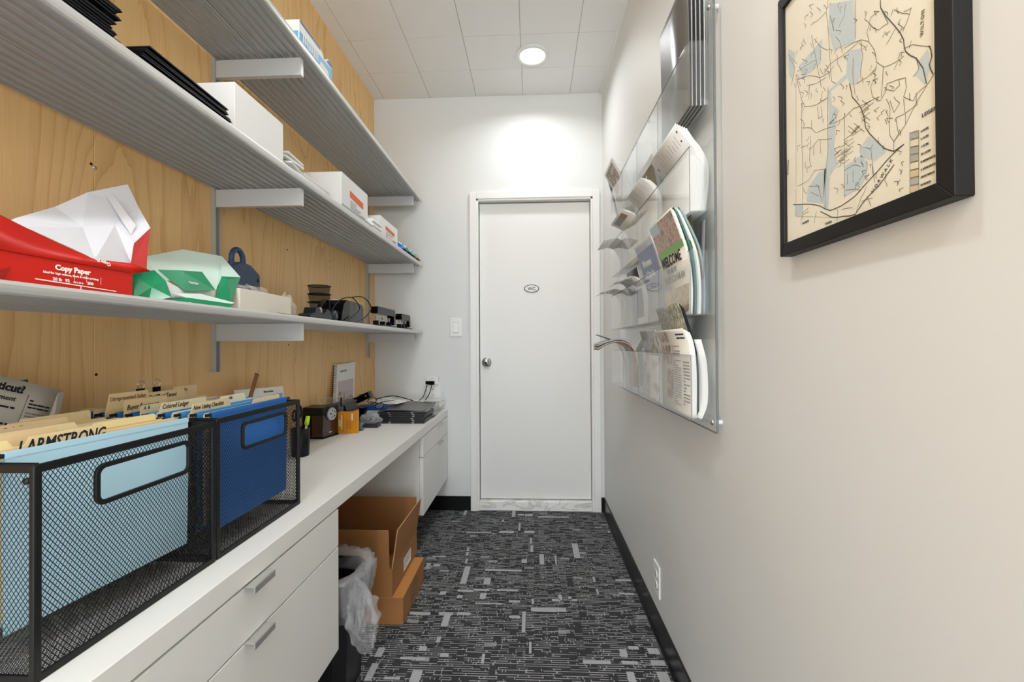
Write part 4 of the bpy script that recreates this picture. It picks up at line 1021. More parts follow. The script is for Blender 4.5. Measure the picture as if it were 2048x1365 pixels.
# heavy stapler: rounded black head, red line, white base
sp = thing('desk_stapler', 'big black stapler with a red line on a white base behind the orange brochures', 'stapler', (-.98, 2.30, TC))
pts = [(-1.035, TC+.118), (-1.00, TC+.130), (-.975, TC+.134), (-.955, TC+.128), (-.94, TC+.112), (-.932, TC+.082), (-1.0, TC+.082), (-1.02, TC+.104)]
MB().prism(pts, lambda u, v, w: (u, w, v), 2.19, 2.34, mat('black_satin', '15161a', .28, coat=.3)).build('head', sp, bevel=.006)
MB().prism([(-1.0, TC+.076), (-.930, TC+.076), (-.932, TC+.0815), (-1.0, TC+.0815)], lambda u, v, w: (u, w, v), 2.185, 2.34, mat('signal_red', 'd2281e', .4)).build('red_line', sp)
MB().prism([(-1.035, TC+.0005), (-.93, TC+.0005), (-.930, TC+.0755), (-1.035, TC+.0755)], lambda u, v, w: (u, w, v), 2.195, 2.34, mat('pale_grey_plastic', 'c4c6c9', .4)).build('base', sp, bevel=.004)
# long black handle with rivets
lh = thing('paper_trimmer_arm', 'black long-handled hole punch lever with two chrome rivets, tilted up', 'punch', (-.91, 2.42, TC))
a = P3(690, 812, 2.42); b = P3(741, 789, 2.42)
MB().bar(a, b, .035, .036, BLACKG, up=(0, 0, 1)).build('lever', lh, bevel=.004)
d = (b-a).normalized(); MB().bar(b-d*.001, b+d*.006, .0352, .0362, DGREY).build('end_cap', lh, bevel=.002)
f = MB(); up = Vector((0, -1, 0))
for k in (.48, .86): f.lathe(a.lerp(b, k)+Vector((0, -.0175, .002)), [(.0045, 0), (.0042, -.0016), (0, -.002)], CHROME, 'y', 12)
tag(f.build('rivet', lh), kind='stuff')
MB().box(-1.02, -.925, 2.40, 2.44, TC+.0005, TC+.075, BLACKG).bar((-.965, 2.42, TC+.07), a, .02, .02, BLACKG).build('stand', lh)

# spiral notebook leaning on the plywood
sn = thing('spiral_notebook', 'black spiral-bound notebook with a house photo cover leaning on the plywood', 'notebook', (-1.01, 2.33, TC))
q0 = on(668, 812, 0, -.987); q1 = on(706, 806, 0, -.987); q2 = on(711, 724, 0, -1.026); q3 = on(672, 730, 0, -1.026); q0.z = q1.z = TC+.001
NB = lambda u, v, d=0.: q0.lerp(q1, u).lerp(q3.lerp(q2, u), v)+Vector((d, 0, 0))
f = MB(); f.add([NB(0, 0), NB(1, 0), NB(1, 1), NB(0, 1), NB(0, 0, -.010), NB(1, 0, -.010), NB(1, 1, -.010), NB(0, 1, -.010)], [(0, 1, 2, 3), (4, 7, 6, 5), (0, 4, 5, 1), (1, 5, 6, 2), (2, 6, 7, 3), (3, 7, 4, 0)], PAPER); f.build('pages', sn)
PHH = photo_mat('photo_house', ['4a4650', '8a7c7c', 'd9cfc6', 'b8967a', '6d6a66'], 26)
f = MB(); f.quad(NB(.12, .12, .0006), NB(.92, .12, .0006), NB(.92, .72, .0006), NB(.12, .72, .0006), PHH)
f.quad(NB(.12, .12, .0009), NB(.92, .12, .0009), NB(.92, .26, .0009), NB(.12, .20, .0009), mat('road_grey', '77766f', .5)); f.quad(NB(.12, .56, .0009), NB(.92, .50, .0009), NB(.92, .72, .0009), NB(.12, .72, .0009), mat('dusk_sky', 'cbbfc0', .5)); f.build('cover_photo', sn)
f = MB(); line_text(f, lambda u, v: NB(u, v, .001), .2, .55, .84, .90, 1, GREY, words=2, rnd=rnd); tag(f.build('cover_print', sn), kind='stuff')
f = MB()
for i in range(34):
    c = NB(-.01, .02+.96*i/33, -.004)
    f.tube([c+Vector((.009*math.cos(a), .010*math.sin(a), .002*math.sin(a))) for a in [2*math.pi*k/8 for k in range(8)]], .0011, BLACKG, 4, closed=True)
tag(f.build('spiral_coil', sn), kind='stuff')

# low black stapler in front
ls2 = thing('flat_stapler', 'flat dark grey stapler lying on the counter before the black folders', 'stapler', (-.86, 2.27, TC))
MB().box(-.925, -.785, 2.215, 2.27, TC+.0004, TC+.022, mat('charcoal_plastic', '2b2a2d', .35)).build('body', ls2, bevel=.003)
MB().box(-.925, -.795, 2.218, 2.267, TC+.022, TC+.027, mat('mid_grey', '6d6f71', .3)).build('top_plate', ls2, bevel=.001)
tdr = thing('tape_roll_holder', 'small grey tape roll beside the orange brochures', 'tape', (-.845, 2.15, TC))
MB().lathe((-.853, 2.155, TC+.0205), [(.008, 0), (.020, .001), (.020, .017), (.008, .018)], mat('slate_grey', '5c6a70', .3), 'x', 20).build('roll', tdr)
MB().lathe((-.8535, 2.155, TC+.0205), [(.004, 0), (.009, .0), (.009, .019), (.004, .019)], BLACKG, 'x', 16).build('core', tdr)

# clump of bagged black clips and cables
scrap('plastic_bag', 'clear plastic bag of black clips between the staplers and folders', 'bag', (-.86, 2.325, TC+.001), .055, .03, .055, 21, clear('clip_bag', haze=.30, rough=.08, hazecol='c9cbd0'), .3)
for i in range(7):
    x = -.885+.011*i; z = TC+.0015+.010*(i % 3)
    t = thing('black_clip', 'black clip inside the clear plastic bag', 'clip', (x, 2.345, z), 'black clips in the bag')
    MB().prism([(-.005, 0), (.005, 0), (.002, .009), (-.002, .009)], lambda u, v, w: (x+u, w, z+v), 2.318, 2.34, BLACKG).build('clip_body', t)
    MB().tube([(x-.003, 2.318, z+.004), (x, 2.308, z+.006), (x+.003, 2.318, z+.004)], .0008, CHROME, 5).build('wire', t)

# stack of black folders
SB = mat('black_cover', '0e0f11', .35)
z = TC+.0004
nm6 = ['lowest', 'second', 'third', 'fourth', 'fifth', 'topmost']
for i in range(6):
    dx = rnd.uniform(-.006, .006); th = .0105
    t = thing('report_folder', 'black report folder with metal clip marks, %s of the flat pile on the counter' % nm6[i], 'folder', (-.70, 2.45, z), 'black report folders in a flat pile')
    MB().box(-.825+dx, -.578+dx, 2.345+dx*.4, 2.565, z, z+.004, SB).build('cover', t); MB().box(-.825+dx, -.578+dx, 2.345+dx*.4, 2.565, z+.0065, z+th-.0006, SB).build('cover', t)
    MB().box(-.822+dx, -.582+dx, 2.3475+dx*.4, 2.562, z+.004, z+.0065, FEDGE).build('inner_sheets', t)
    f = MB()
    for k in (.22, .73): f.box(-.825+dx+.247*k, -.825+dx+.247*k+.012, 2.3435+dx*.4, 2.3455+dx*.4, z+.002, z+.0075, CHROME)
    tag(f.build('metal_clip', t), kind='stuff'); z += th
t = thing('grey_sheet', 'dark grey glossy folder lying on top of the black report folders', 'folder', (-.70, 2.50, z))
f = MB(); f.grid(lambda u, v: Vector((-.81+.245*u, 2.36+.22*v, z+.001+.022*v*v+.004*math.sin(5*u))), 10, 8, mat('grey_gloss_cover', '5d5c5b', .25)); f.build('cover', t, solid=.0015)
# white papers and booklets behind
def wavy(name, label, cat, c, w, d, amp, rot, mt, lines=0, group=None, thick=.0012, tz=0.):
    t = thing(name, label, cat, c, group); cs, sn_ = math.cos(rot), math.sin(rot); c = Vector(c)
    def F(u, v, o=0.):
        a, b = (u-.5)*w, (v-.5)*d
        return c+Vector((a*cs-b*sn_, a*sn_+b*cs, amp*math.sin(math.pi*u)*(.6+.4*v)+amp*.3*math.sin(7*u)+tz*v+o+abs(amp)*.3+.001))
    f = MB(); f.grid(F, 16, 6, mt); f.build('sheet', t, solid=thick)
    if lines:
        f = MB(); rr = random.Random(int(c.x*1000)); f0 = MB()
        line_text(f, lambda u, v: F(u, v, .0012), .08, .92, .1, .9, lines, mat('grey_print', '8e9092', .6), words=6, rnd=rr); tag(f.build('printed_lines', t), kind='stuff')
    return t
for i in range(4):
    wavy('loose_paper', 'white printed sheet, %s of the loose pile behind the black report folders' % ['lowest', 'second', 'third', 'topmost'][i], 'paper', (-.86+.02*i, 2.69-.008*i, TC+.006+.016*i), .22, .17, .004+.002*i, -.12*i+.1, PAPER, 9 if i > 1 else 0, 'loose printed sheets', tz=.012)
bk = thing('blue_booklet', 'thick blue-edged booklet lying under the loose white papers', 'booklet', (-.93, 2.56, TC))
MB().box(-1.0, -.80, 2.475, 2.56, TC+.0005, TC+.070, PAPER2).build('pages', bk)
MB().box(-1.001, -.798, 2.474, 2.561, TC+.070, TC+.0735, mat('royal_blue', '1f55b5', .35)).build('cover', bk); MB().box(-1.001, -.815, 2.4725, 2.474, TC+.05, TC+.0735, mat('royal_blue', '')).build('spine', bk)
wavy('loose_paper', 'white lined sheet curling over the blue-edged booklet', 'paper', (-.86, 2.56, TC+.078), .24, .15, .020, -.25, PAPER, 8)
# far spiral notebooks
for i, (x, y, z_, l) in enumerate([(-.70, 2.80, TC+.0008, 'lower'), (-.65, 2.79, TC+.036, 'upper')]):
    t = thing('coil_notebook', 'black coil-bound white notebook at the far end of the counter, %s of two' % l, 'notebook', (x, y, z_), 'coil notebooks at the far end')
    MB().box(x-.15, x+.08, y-.075, y+.07, z_, z_+.032, PAPER).build('pages', t, bevel=.001)
    MB().box(x-.151, x+.081, y-.076, y+.071, z_+.0322, z_+.0335, mat('clear_cover', 'dcdde0', .2)).build('cover', t)
    f = MB()
    for k in range(24):
        c = Vector((x-.14+.0093*k, y-.079, z_+.018)); f.tube([c+Vector((.002*math.sin(a), .010*math.cos(a), .018*math.sin(a))) for a in [2*math.pi*j/8 for j in range(8)]], .0010, BLACKG, 4, closed=True)
    tag(f.build('spiral_coil', t), kind='stuff')
# magazine under the papers, near the counter edge
wavy('magazine', 'grey magazine curling at the counter edge behind the black folders', 'magazine', (-.63, 2.61, TC+.010), .12, .17, .012, .1, mat('magazine_cover', '9c9d9f', .3), 5, thick=.004)

# cords from the outlet, reading glasses
cd = thing('wall_cable', 'black power cord running from the wall outlet over the notebooks', 'cord', (-.66, 2.86, TC))
MB().box(-.672, -.632, YB-.062, YB-.041, .822, .846, BLACKG).build('plug', cd, bevel=.004)
c1 = spl([(-.650, YB-.055, .826), (-.656, YB-.06, .79), (-.67, 2.80, .745), (-.70, 2.76, .715), (-.76, 2.70, TC+.085), (-.83, 2.60, TC+.118), (-.90, 2.50, TC+.110)], 8)
MB().tube(c1, .0028, BLACKG, 7).build('cable', cd)
cd2 = thing('wall_cable', 'second black cord looping down from the wall outlet to the counter', 'cord', (-.66, 2.86, TC))
MB().box(-.690, -.6735, YB-.058, YB-.0415, .826, .846, BLACKG).build('plug', cd2, bevel=.003)
c1 = spl([(-.680, YB-.05, .828), (-.684, YB-.07, .79), (-.70, 2.78, .742), (-.735, 2.72, TC+.068), (-.80, 2.60, TC+.092), (-.86, 2.48, TC+.094), (-.84, 2.42, TC+.094), (-.90, 2.42, TC+.107)], 8)
MB().tube(c1, .0026, BLACKG, 7).build('cable', cd2)
rg = thing('reading_glasses', 'black-framed reading glasses lying on the clutter in front of the blue booklet', 'glasses', (-.85, 2.38, TC+.09))
for k, c in enumerate([(-.868, 2.368, TC+.118), (-.822, 2.352, TC+.092)]):
    ring = [Vector(c)+Vector((.024*math.cos(a), .004*math.sin(2*a), .016*math.sin(a)+.004*math.cos(a))) for a in [2*math.pi*j/20 for j in range(20)]]
    MB().tube(ring, .0022, BLACKG, 6, closed=True).build('rim', rg)
    f = MB(); f.add(ring, [tuple(range(20))], ACR); f.build('lens', rg)
MB().tube(spl([(-.89, 2.372, TC+.125), (-.94, 2.42, TC+.145), (-.975, 2.45, TC+.14)], 5), .0018, BLACKG, 6).build('temple_arm', rg)

# ------------------------------------------------------------------ under the counter
# bottom carton (closed) with the open carton on it
cb = thing('cardboard_box', 'closed brown cardboard box on the carpet under the open one', 'box', (-.73, 1.86, 0))
MB().box(-.93, -.503, 1.695, 2.02, .001, .104, CARD).build('carton', cb, bevel=.002)
MB().box(-.93, -.503, 1.695, 1.857, .1043, .1065, mat('card_light', 'b97c40', .8, bump=.08, bscale=120)).build('lid_flap', cb); MB().box(-.93, -.503, 1.859, 2.02, .1043, .1065, mat('card_light', '')).build('lid_flap', cb)
MB().box(-.5028, -.5022, 1.80, 1.90, .02, .1, clear('packing_tape', haze=.25, rough=.15, hazecol='b08850')).build('tape_strip', cb)
ob = thing('cardboard_box', 'open brown cardboard box with raised flaps on top of the closed one', 'box', (-.75, 1.87, .107))
CI = mat('card_inside', '9a5f2b', .85, bump=.08, bscale=120)
X0, X1, Y0, Y1, Z0, Z1 = -.99, -.545, 1.695, 2.06, .107, .214
tk = .004
MB().box(X0, X1, Y0, Y0+tk, Z0, Z1, CARD).build('side_wall', ob); MB().box(X0, X1, Y1-tk, Y1, Z0, Z1, CARD).build('side_wall', ob)
MB().box(X0, X0+tk, Y0+tk, Y1-tk, Z0, Z1, CARD).build('side_wall', ob); MB().box(X1-tk, X1, Y0+tk, Y1-tk, Z0, Z1, CARD).build('side_wall', ob)
MB().box(X0+tk, X1-tk, Y0+tk, Y1-tk, Z0, Z0+tk, CI).build('bottom', ob)
def flap(a, b, c, d, mt):
    a, b, c, d = map(Vector, (a, b, c, d)); n = (b-a).cross(d-a).normalized()*.002
    f = MB(); vs = [a-n, b-n, c-n, d-n, a+n, b+n, c+n, d+n]
    f.add(vs, [(3, 2, 1, 0), (4, 5, 6, 7)], mt); f.add(vs, [(0, 1, 5, 4), (1, 2, 6, 5), (2, 3, 7, 6), (3, 0, 4, 7)], CARDE); f.build('flap', ob)
flap((X0, Y0+.002, Z1), (X1-.012, Y0+.002, Z1), (X1-.012, Y0-.006, Z1+.152), (X0, Y0-.006, Z1+.152), CARD)
flap((X0, Y1-.002, Z1), (X1-.004, Y1-.002, Z1), (X1-.004, Y1+.012, Z1+.150), (X0, Y1+.012, Z1+.150), CARD)
flap((X1-.002, Y0+.004, Z1), (X1-.002, Y1-.004, Z1), (X1+.020, Y1-.004, Z1+.150), (X1+.020, Y0+.004, Z1+.150), CARD)
flap((X0+.002, Y1-.004, Z1), (X0+.002, Y0+.004, Z1), (X0+.002, Y0+.004, Z1+.150), (X0+.002, Y1-.004, Z1+.150), CARD)
f = MB(); f.quad((X1+.0006, 1.845, .128), (X1+.0006, 1.955, .128), (X1+.0006, 1.955, .182), (X1+.0006, 1.845, .182), PAPER); f.build('shipping_label', ob)
f = MB(); line_text(f, lambda u, v: Vector((X1+.0010, 1.845+.11*u, .128+.054*v)), .1, .9, .15, .9, 5, GREY, words=3, rnd=rnd); tag(f.build('label_print', ob), kind='stuff')

# waste bin with clear liner
wbn = thing('waste_bin', 'black plastic waste bin under the counter beside the drawer cabinet', 'bin', (-.69, 1.43, 0))
BK = mat('bin_black', '121214', .4)
def bq(h): k = h/.36; return (-.80-.02*k, -.572+.012*k, 1.297-.006*k, 1.475+.01*k)
f = MB(); vs = []
for h in (.001, .36):
    x0, x1, y0, y1 = bq(h)
    r = .03; vs += [(x0+r, y0, h), (x1-r, y0, h), (x1, y0+r, h), (x1, y1-r, h), (x1-r, y1, h), (x0+r, y1, h), (x0, y1-r, h), (x0, y0+r, h)]
f.add(vs, [(i, (i+1) % 8, 8+(i+1) % 8, 8+i) for i in range(8)]+[tuple(range(8))[::-1]], BK); f.build('bin_body', wbn, solid=.003)
x0, x1, y0, y1 = bq(.36)
MB().tube([Vector(v)+Vector((0, 0, .002)) for v in vs[8:]], .005, BK, 6, closed=True).build('rim', wbn)
lb = thing('bin_liner', 'crumpled clear plastic liner spilling over the waste bin rim', 'bin bag', (-.67, 1.43, .20))
cx_, cy_ = (x0+x1)/2, (y0+y1)/2; hx, hy = (x1-x0)/2, (y1-y0)/2
def liner(u, v, o=0., s=0.):
    th = 2*math.pi*u
    c, s_ = math.cos(th), math.sin(th); k = 1/max(abs(c)**3+abs(s_)**3, 1e-6)**(1/3)
    bx, by = cx_+(hx+.010)*c*k, cy_+(hy+.010)*s_*k
    w = math.sin(23*th+s)*.5+math.sin(41*th+3*v+s)*.35+math.sin(11*th-4*v)*.5
    if v < .15: out, z = -.012+.04*v, .33+.30*v
    elif v < .3: out, z = .0+.14*(v-.15), .382
    else: out, z = .021+.012*math.sin(5*v), .382-(v-.3)*(.16+.05*math.sin(3*th+1)+.09*max(0, math.cos(th+.4)))
    out += .008*w*min(1, v*3)+.004*math.sin(60*v+7*th)*v+o
    return Vector((bx+out*c, by+out*s_, z+.006*w*v))
f = MB(); f.grid(liner, 150, 26, FILM2); f.build('draped_film', lb)
f = MB(); f.grid(lambda u, v: liner(u, v*.8, -.006, 1.7)+Vector((0, 0, -.003)), 130, 20, FILM2); f.build('inner_layer', lb)
# loose tail of the liner hanging into the aisle
def tail(u, v):
    a = 2*math.pi*u; r_ = .018+.042*math.sin(math.pi*min(1, v*1.08))**.8
    c = Vector((-.548+.045*v, 1.345, .345-.20*v))
    w = 1+.22*math.sin(7*a+5*v)+.13*math.sin(13*a-9*v)+.1*math.sin(30*v+3*a)
    return c+Vector((r_*.62*w*math.cos(a), r_*w*math.sin(a), .012*math.sin(4*a+8*v)))
f = MB(); f.grid(tail, 60, 34, FILM2); f.build('loose_tail', lb)
# ------------------------------------------------------------------ clear wall rack with printed matter
AC = clear('clear_acrylic', tint=(.985, .99, .99), haze=.035, rough=.02, hazecol='dfe3e3')
ACE = clear('acrylic_edge', tint=(.6, .63, .63), haze=.45, rough=.08, hazecol='8d9394')
rk = thing('acrylic_literature_rack', 'large clear acrylic wall rack with sixteen pockets on the right wall', 'rack', (.44, 1.66, .863))
RY0, RY1, RZ0, RZ1 = 1.080, 2.235, .866, 1.925
MB().box(.436, .4400, RY0, RY1, RZ0, RZ1, AC).build('back_panel', rk)
f = MB(); f.box(.4355, .4405, RY0-.0035, RY0, RZ0, RZ1, ACE); f.build('edge_strip', rk)
f = MB(); f.box(.4355, .4405, RY0, RY1, RZ0-.002, RZ0, ACE); f.build('edge_strip', rk)
for y in (RY0+.022, (RY0+RY1)/2, RY1-.022):
    for z in (RZ0+.022, RZ1-.022):
        MB().lathe((.4355, y, z), [(.0, -.005), (.004, -.0045), (.007, -.001), (.007, 0)], CHROME, 'x', 16).lathe((.4405, y, z), [(.006, 0), (.006, .0172)], mat('clear_spacer', 'd8dadb', .2), 'x', 16).build('standoff_screw', rk)
ROWZ = [.888, 1.150, 1.408, 1.672]; PY = [1.118, 1.394, 1.670, 1.946, 2.222]; PXF = .392
for rz in ROWZ:
    for k in range(4):
        y0, y1 = PY[k]+.002, PY[k+1]-.002; h = .162
        b = MB(); b.box(PXF, PXF+.0022, y0, y1, rz, rz+h, AC)
        b.box(PXF+.0022, .4355, y0, y1, rz, rz+.0022, AC)
        b.box(PXF+.0022, .4355, y0, y0+.0022, rz+.0022, rz+h, AC); b.box(PXF+.0022, .4355, y1-.0022, y1, rz+.0022, rz+h, AC)
        o = b.build('pocket', rk)
        e = MB(); e.box(PXF-.0004, PXF+.0024, y0, y1, rz+h, rz+h+.0008, ACE); e.box(PXF-.0006, PXF+.0002, y0-.0008, y0+.0006, rz, rz+h, ACE); e.box(PXF, .4355, y0, y0+.0006, rz-.0006, rz, ACE)
        tag(e.build('polished_edge', o), kind='stuff')

def arc(P, n=6): 
    return [(q.x, q.z) for q in spl([(a, 0, b) for a, b in P], n)]
class Leaf:
    """sheets bent along one profile in x-z; front surface function S(u, v): u runs from the near to the far end"""
    def __init__(s, name, label, cat, prof, y0, y1, n, gap, mt, group=None, th=.0006, edge=None, fan=0., page='pages'):
        s.prof = arc(prof, 5); s.y0, s.y1 = y0, y1
        s.t = thing(name, label, cat, (prof[0][0], (y0+y1)/2, prof[0][1]), group)
        L = [0]
        for a, b in zip(s.prof, s.prof[1:]): L.append(L[-1]+math.hypot(b[0]-a[0], b[1]-a[1]))
        s.L = L
        f = MB(); f.grid(s.S, 2, len(s.prof)*2, mt); f.build('cover', s.t, solid=th)
        for k in range(1, n):
            g = MB(); off = gap*k
            def SS(u, v, off=off, k=k):
                p = s.S(u, v*(1-.012*k)); w = fan*k*v*v
                return p+Vector((off+w, 0, 0))
            g.grid(SS, 1, len(s.prof), edge or PAPER); g.build(page, s.t, solid=th*.8)
    def S(s, u, v, d=0.):
        t = v*s.L[-1]; i = 0
        while i < len(s.L)-2 and s.L[i+1] < t: i += 1
        k = (t-s.L[i])/max(1e-9, s.L[i+1]-s.L[i]); a, b = s.prof[i], s.prof[i+1]
        nx, nz = -(b[1]-a[1]), (b[0]-a[0]); l = math.hypot(nx, nz) or 1
        return Vector((a[0]+(b[0]-a[0])*k+nx/l*d, s.y0+(s.y1-s.y0)*u, a[1]+(b[1]-a[1])*k+nz/l*d))
    def patch(s, name, u0, u1, v0, v1, mt, d=.0012, nv=6):
        f = MB(); f.grid(lambda u, v: s.S(u, v, d), 1, nv, mt, u0=u0, u1=u1, v0=v0, v1=v1); return f.build(name, s.t)
    def lines(s, u0, u1, v0, v1, rows, mt, words=4, d=.0012, seed=1):
        f = MB(); line_text(f, lambda u, v: s.S(1-u, v, d), 1-u1, 1-u0, v0, v1, rows, mt, words=words, rnd=random.Random(seed)); tag(f.build('printed_lines', s.t), kind='stuff')
    def word(s, body, u, v, size, mt, bold=.0004, d=.0018, sx=1., align='LEFT', name='lettering'):
        a = s.S(u, v, d); upv = s.S(u, min(1, v+.04))-s.S(u, max(0, v-.04))
        text(name, body, size, a, (0, -1, 0), upv, mt, s.t, bold=bold, sx=sx, align=align)
# --- top row: four tall dark folders
SILV = mat('dark_metal_cover', '6d6b67', .28, .55)
for i in range(4):
    x = .3985+.0094*i
    l = Leaf('presentation_folder', 'tall dark folder in the near top rack pocket, %s from the aisle' % ['first', 'second', 'third', 'fourth'][i], 'folder',
         [(x, 1.676), (x, 1.83), (x-.001*(3-i), 2.02)], 1.132-.002*i, 1.372, 3, .0022, SILV if i == 0 else SB, 'tall dark folders in the top rack pocket', th=.0012, edge=SB if i % 2 else mat('black_page', '232427', .4), page='inner_leaf')
    g = MB(); g.box(x+.0062, x+.0072, 1.132-.002*i, 1.37, 1.677, 2.015, PAPER); g.build('white_insert', l.t)
l = Leaf('leaning_brochure', 'photo-covered brochure stack tipping forward from the far end of the top rack row', 'brochure', [(.428, 1.677), (.405, 1.80), (.352, 1.90)], 1.965, 2.17, 6, .0035, mat('warm_white_cover', 'dcdad6', .4), fan=.004)
PHD = photo_mat('photo_dusk', ['2b2624', '5a504a', '8a6a52', 'c9c3bb', '3a3634'], 45)
l.patch('printed_photo', .14, .86, .62, .95, PHD); l.patch('orange_photo', .5, .86, .50, .61, mat('rust_photo', '7a5238', .4, var=.4, vscale=90))
t = Leaf('dark_card', 'thin dark card at the very far end of the top rack row', 'card', [(.425, 1.677), (.40, 1.80), (.365, 1.93)], 2.178, 2.212, 1, .002, DGREY)

# --- second row
def flop(y0, y1, x, z, w=.062, sag=.0, zb=1.412):
    return [(x+.030, zb), (x+.046, zb+.06), (x+.044, zb+.115), (x+.026, z-.030), (x-.004, z-.004), (x-.004-w*.52, z+w*.52-sag)]
a = Leaf('white_booklet', 'white lined booklet flopping forward from the near pocket of the second rack row', 'booklet', [(.424, 1.412), (.432, 1.48), (.430, 1.535), (.412, 1.575), (.392, 1.600), (.366, 1.640)], 1.142, 1.384, 6, .0028, PAPER, 'white booklets flopping out of the second row', fan=.001)
for i in range(9): a.patch('ruled_line', .16+.075*i, .166+.075*i, .80, .93-.02*(i % 3), GREY, d=.0014, nv=2)
a.word('o', .08, .92, .012, INK); a.word('5', .93, .82, .014, INK); a.word('e', .10, .82, .010, INK)
b = Leaf('market_booklet', 'olive brown booklet lettered Market in the middle of the second rack row', 'booklet', [(.428, 1.412), (.426, 1.52), (.404, 1.640), (.394, 1.705)], 1.475, 1.665, 4, .0035, mat('olive_brown', '6c6656', .4, var=.05), edge=mat('page_grey', 'a8a6a0', .5))
b.word('Market', .88, .80, .030, PAPER, bold=.0008); b.word('Report', .62, .90, .022, mat('ochre_print', 'a58443', .5), bold=.0005)
c = Leaf('white_booklet', 'white curled booklet flopping forward from the middle pocket of the second rack row', 'booklet', [(.402, 1.412), (.407, 1.48), (.406, 1.535), (.397, 1.568), (.384, 1.592), (.352, 1.618)], 1.45, 1.66, 6, .0026, mat('soft_white', 'dedcd6', .6), 'white booklets flopping out of the second row', fan=.001)
for i in range(4): c.patch('ruled_line', .2+.2*i, .206+.2*i, .80, .97, GREY, d=.0014, nv=3)
d = Leaf('folded_flyer', 'white flyer with a small brown and grey photo flopping out of the second rack row', 'flyer', [(.424, 1.412), (.428, 1.48), (.414, 1.535), (.392, 1.566), (.340, 1.592)], 1.70, 1.93, 5, .0026, PAPER2, fan=.001)
d.patch('photo_strip', .15, .45, .84, .96, mat('brick_photo', '8e5a38', .4, var=.3, vscale=90)); d.patch('photo_strip', .45, .86, .84, .96, mat('slate_photo', '77777a', .4, var=.3, vscale=90))
e = Leaf('grey_card', 'plain pale grey card drooping from the far pocket of the second rack row', 'card', [(.424, 1.412), (.428, 1.47), (.404, 1.525), (.370, 1.545), (.318, 1.535)], 1.97, 2.17, 3, .0020, mat('warm_grey_card', 'bdbab4', .6))
# white paper fan standing behind, near pocket
for i in range(6):
    x = .400+.0045*i
    Leaf('loose_sheet', 'bowed white sheet in the near second-row rack pocket, %s from the aisle' % LBL(i), 'paper', [(x, 1.412), (x+.001*(i-2), 1.46), (min(.427, x+.004), 1.510), (min(.424, x+.002), 1.535), (x-.003, 1.562-.004*i)], 1.136-.0015*i, 1.38, 1, .001, PAPER, 'white sheets bowed in the second row')

# --- third row
GRN = mat('leaf_green', '6fae45', .35); TEALE = mat('teal_page_edge', '4e7f78', .4)
PHT = photo_mat('photo_town', ['3f4a3a', '8d7b66', 'b9a893', 'a4553a', 'c9d2d6'], 38)
for i in range(4):
    x = .3975+.0098*i
    m = Leaf('magazine', 'town magazine lettered Welcome in the near pocket of the third rack row, %s of four' % ['front', 'second', 'third', 'rear'][i], 'magazine',
       [(x, 1.154), (x+.0015, 1.23), (x-.010, 1.32), (x-.045-.004*i, 1.425)], 1.140-.0015*i, 1.352, 4, .0019, mat('magazine_cream', 'e3ddcf', .3) if i == 0 else [mat('magazine_dark', '26302e', .3), mat('magazine_pale', 'cfd8d8', .3), mat('magazine_olive', '5f6850', .3)][i-1], 'town magazines in the third rack row', th=.0010, edge=[PAPER, TEALE, PAPER, mat('page_blue', '9fb4bd', .4)][i])
    if i == 0:
        m.patch('cover_photo', .03, .97, .70, .985, PHT); m.patch('sky_patch', .62, .97, .88, .985, mat('sky_print', 'b7c6cf', .4), d=.0014); m.patch('green_band', .0, 1.0, .63, .70, GRN, d=.0015)
        m.word('WELCOME', .97, .53, .040, INK, bold=.0008, sx=.88); m.word('TO OUR', .80, .45, .020, GREY, sx=1.1); m.word('NEW CANAAN', .92, .36, .026, mat('grey_olive', '77796a', .5), sx=.95)
        m.patch('lower_photo', .03, .97, .03, .29, photo_mat('photo_autumn', ['8a8a5c', 'c9b27c', 'd9c9a0', '9a9a86', 'c98f4a'], 34))
    else: m.patch('green_spot', .0, .25, .60, .68, GRN, d=.0015)
Leaf('olive_booklet', 'dark olive booklet with a peaked corner behind the Welcome magazines', 'booklet', [(.4325, 1.154), (.430, 1.30), (.405, 1.452)], 1.170, 1.33, 1, .0016, mat('dark_olive', '5b5330', .3, var=.15, vscale=30))
g = Leaf('grey_sheet', 'grey sheet standing in for shade behind the magazines in the third rack row', 'folder', [(.424, 1.156), (.428, 1.25), (.4325, 1.39)], 1.128, 1.16, 1, .001, mat('shade_grey', '86868a', .35))  # grey leaf stands in for shade under the pocket above, no real folder
s = Leaf('blue_booklet', 'blue grey booklet lettered Women and Stories in the third rack row', 'booklet', [(.424, 1.154), (.418, 1.26), (.394, 1.36), (.372, 1.425)], 1.42, 1.63, 3, .0026, mat('pale_grey_cover', 'aeb0b4', .35))
s.patch('blue_panel', .03, .97, .42, .90, mat('dusty_blue', '6f7ba0', .35, var=.06)); s.word('Women', .84, .70, .036, PAPER, bold=.0006, sx=.9); s.word('and Stories', .92, .56, .034, PAPER, bold=.0005, sx=.85)
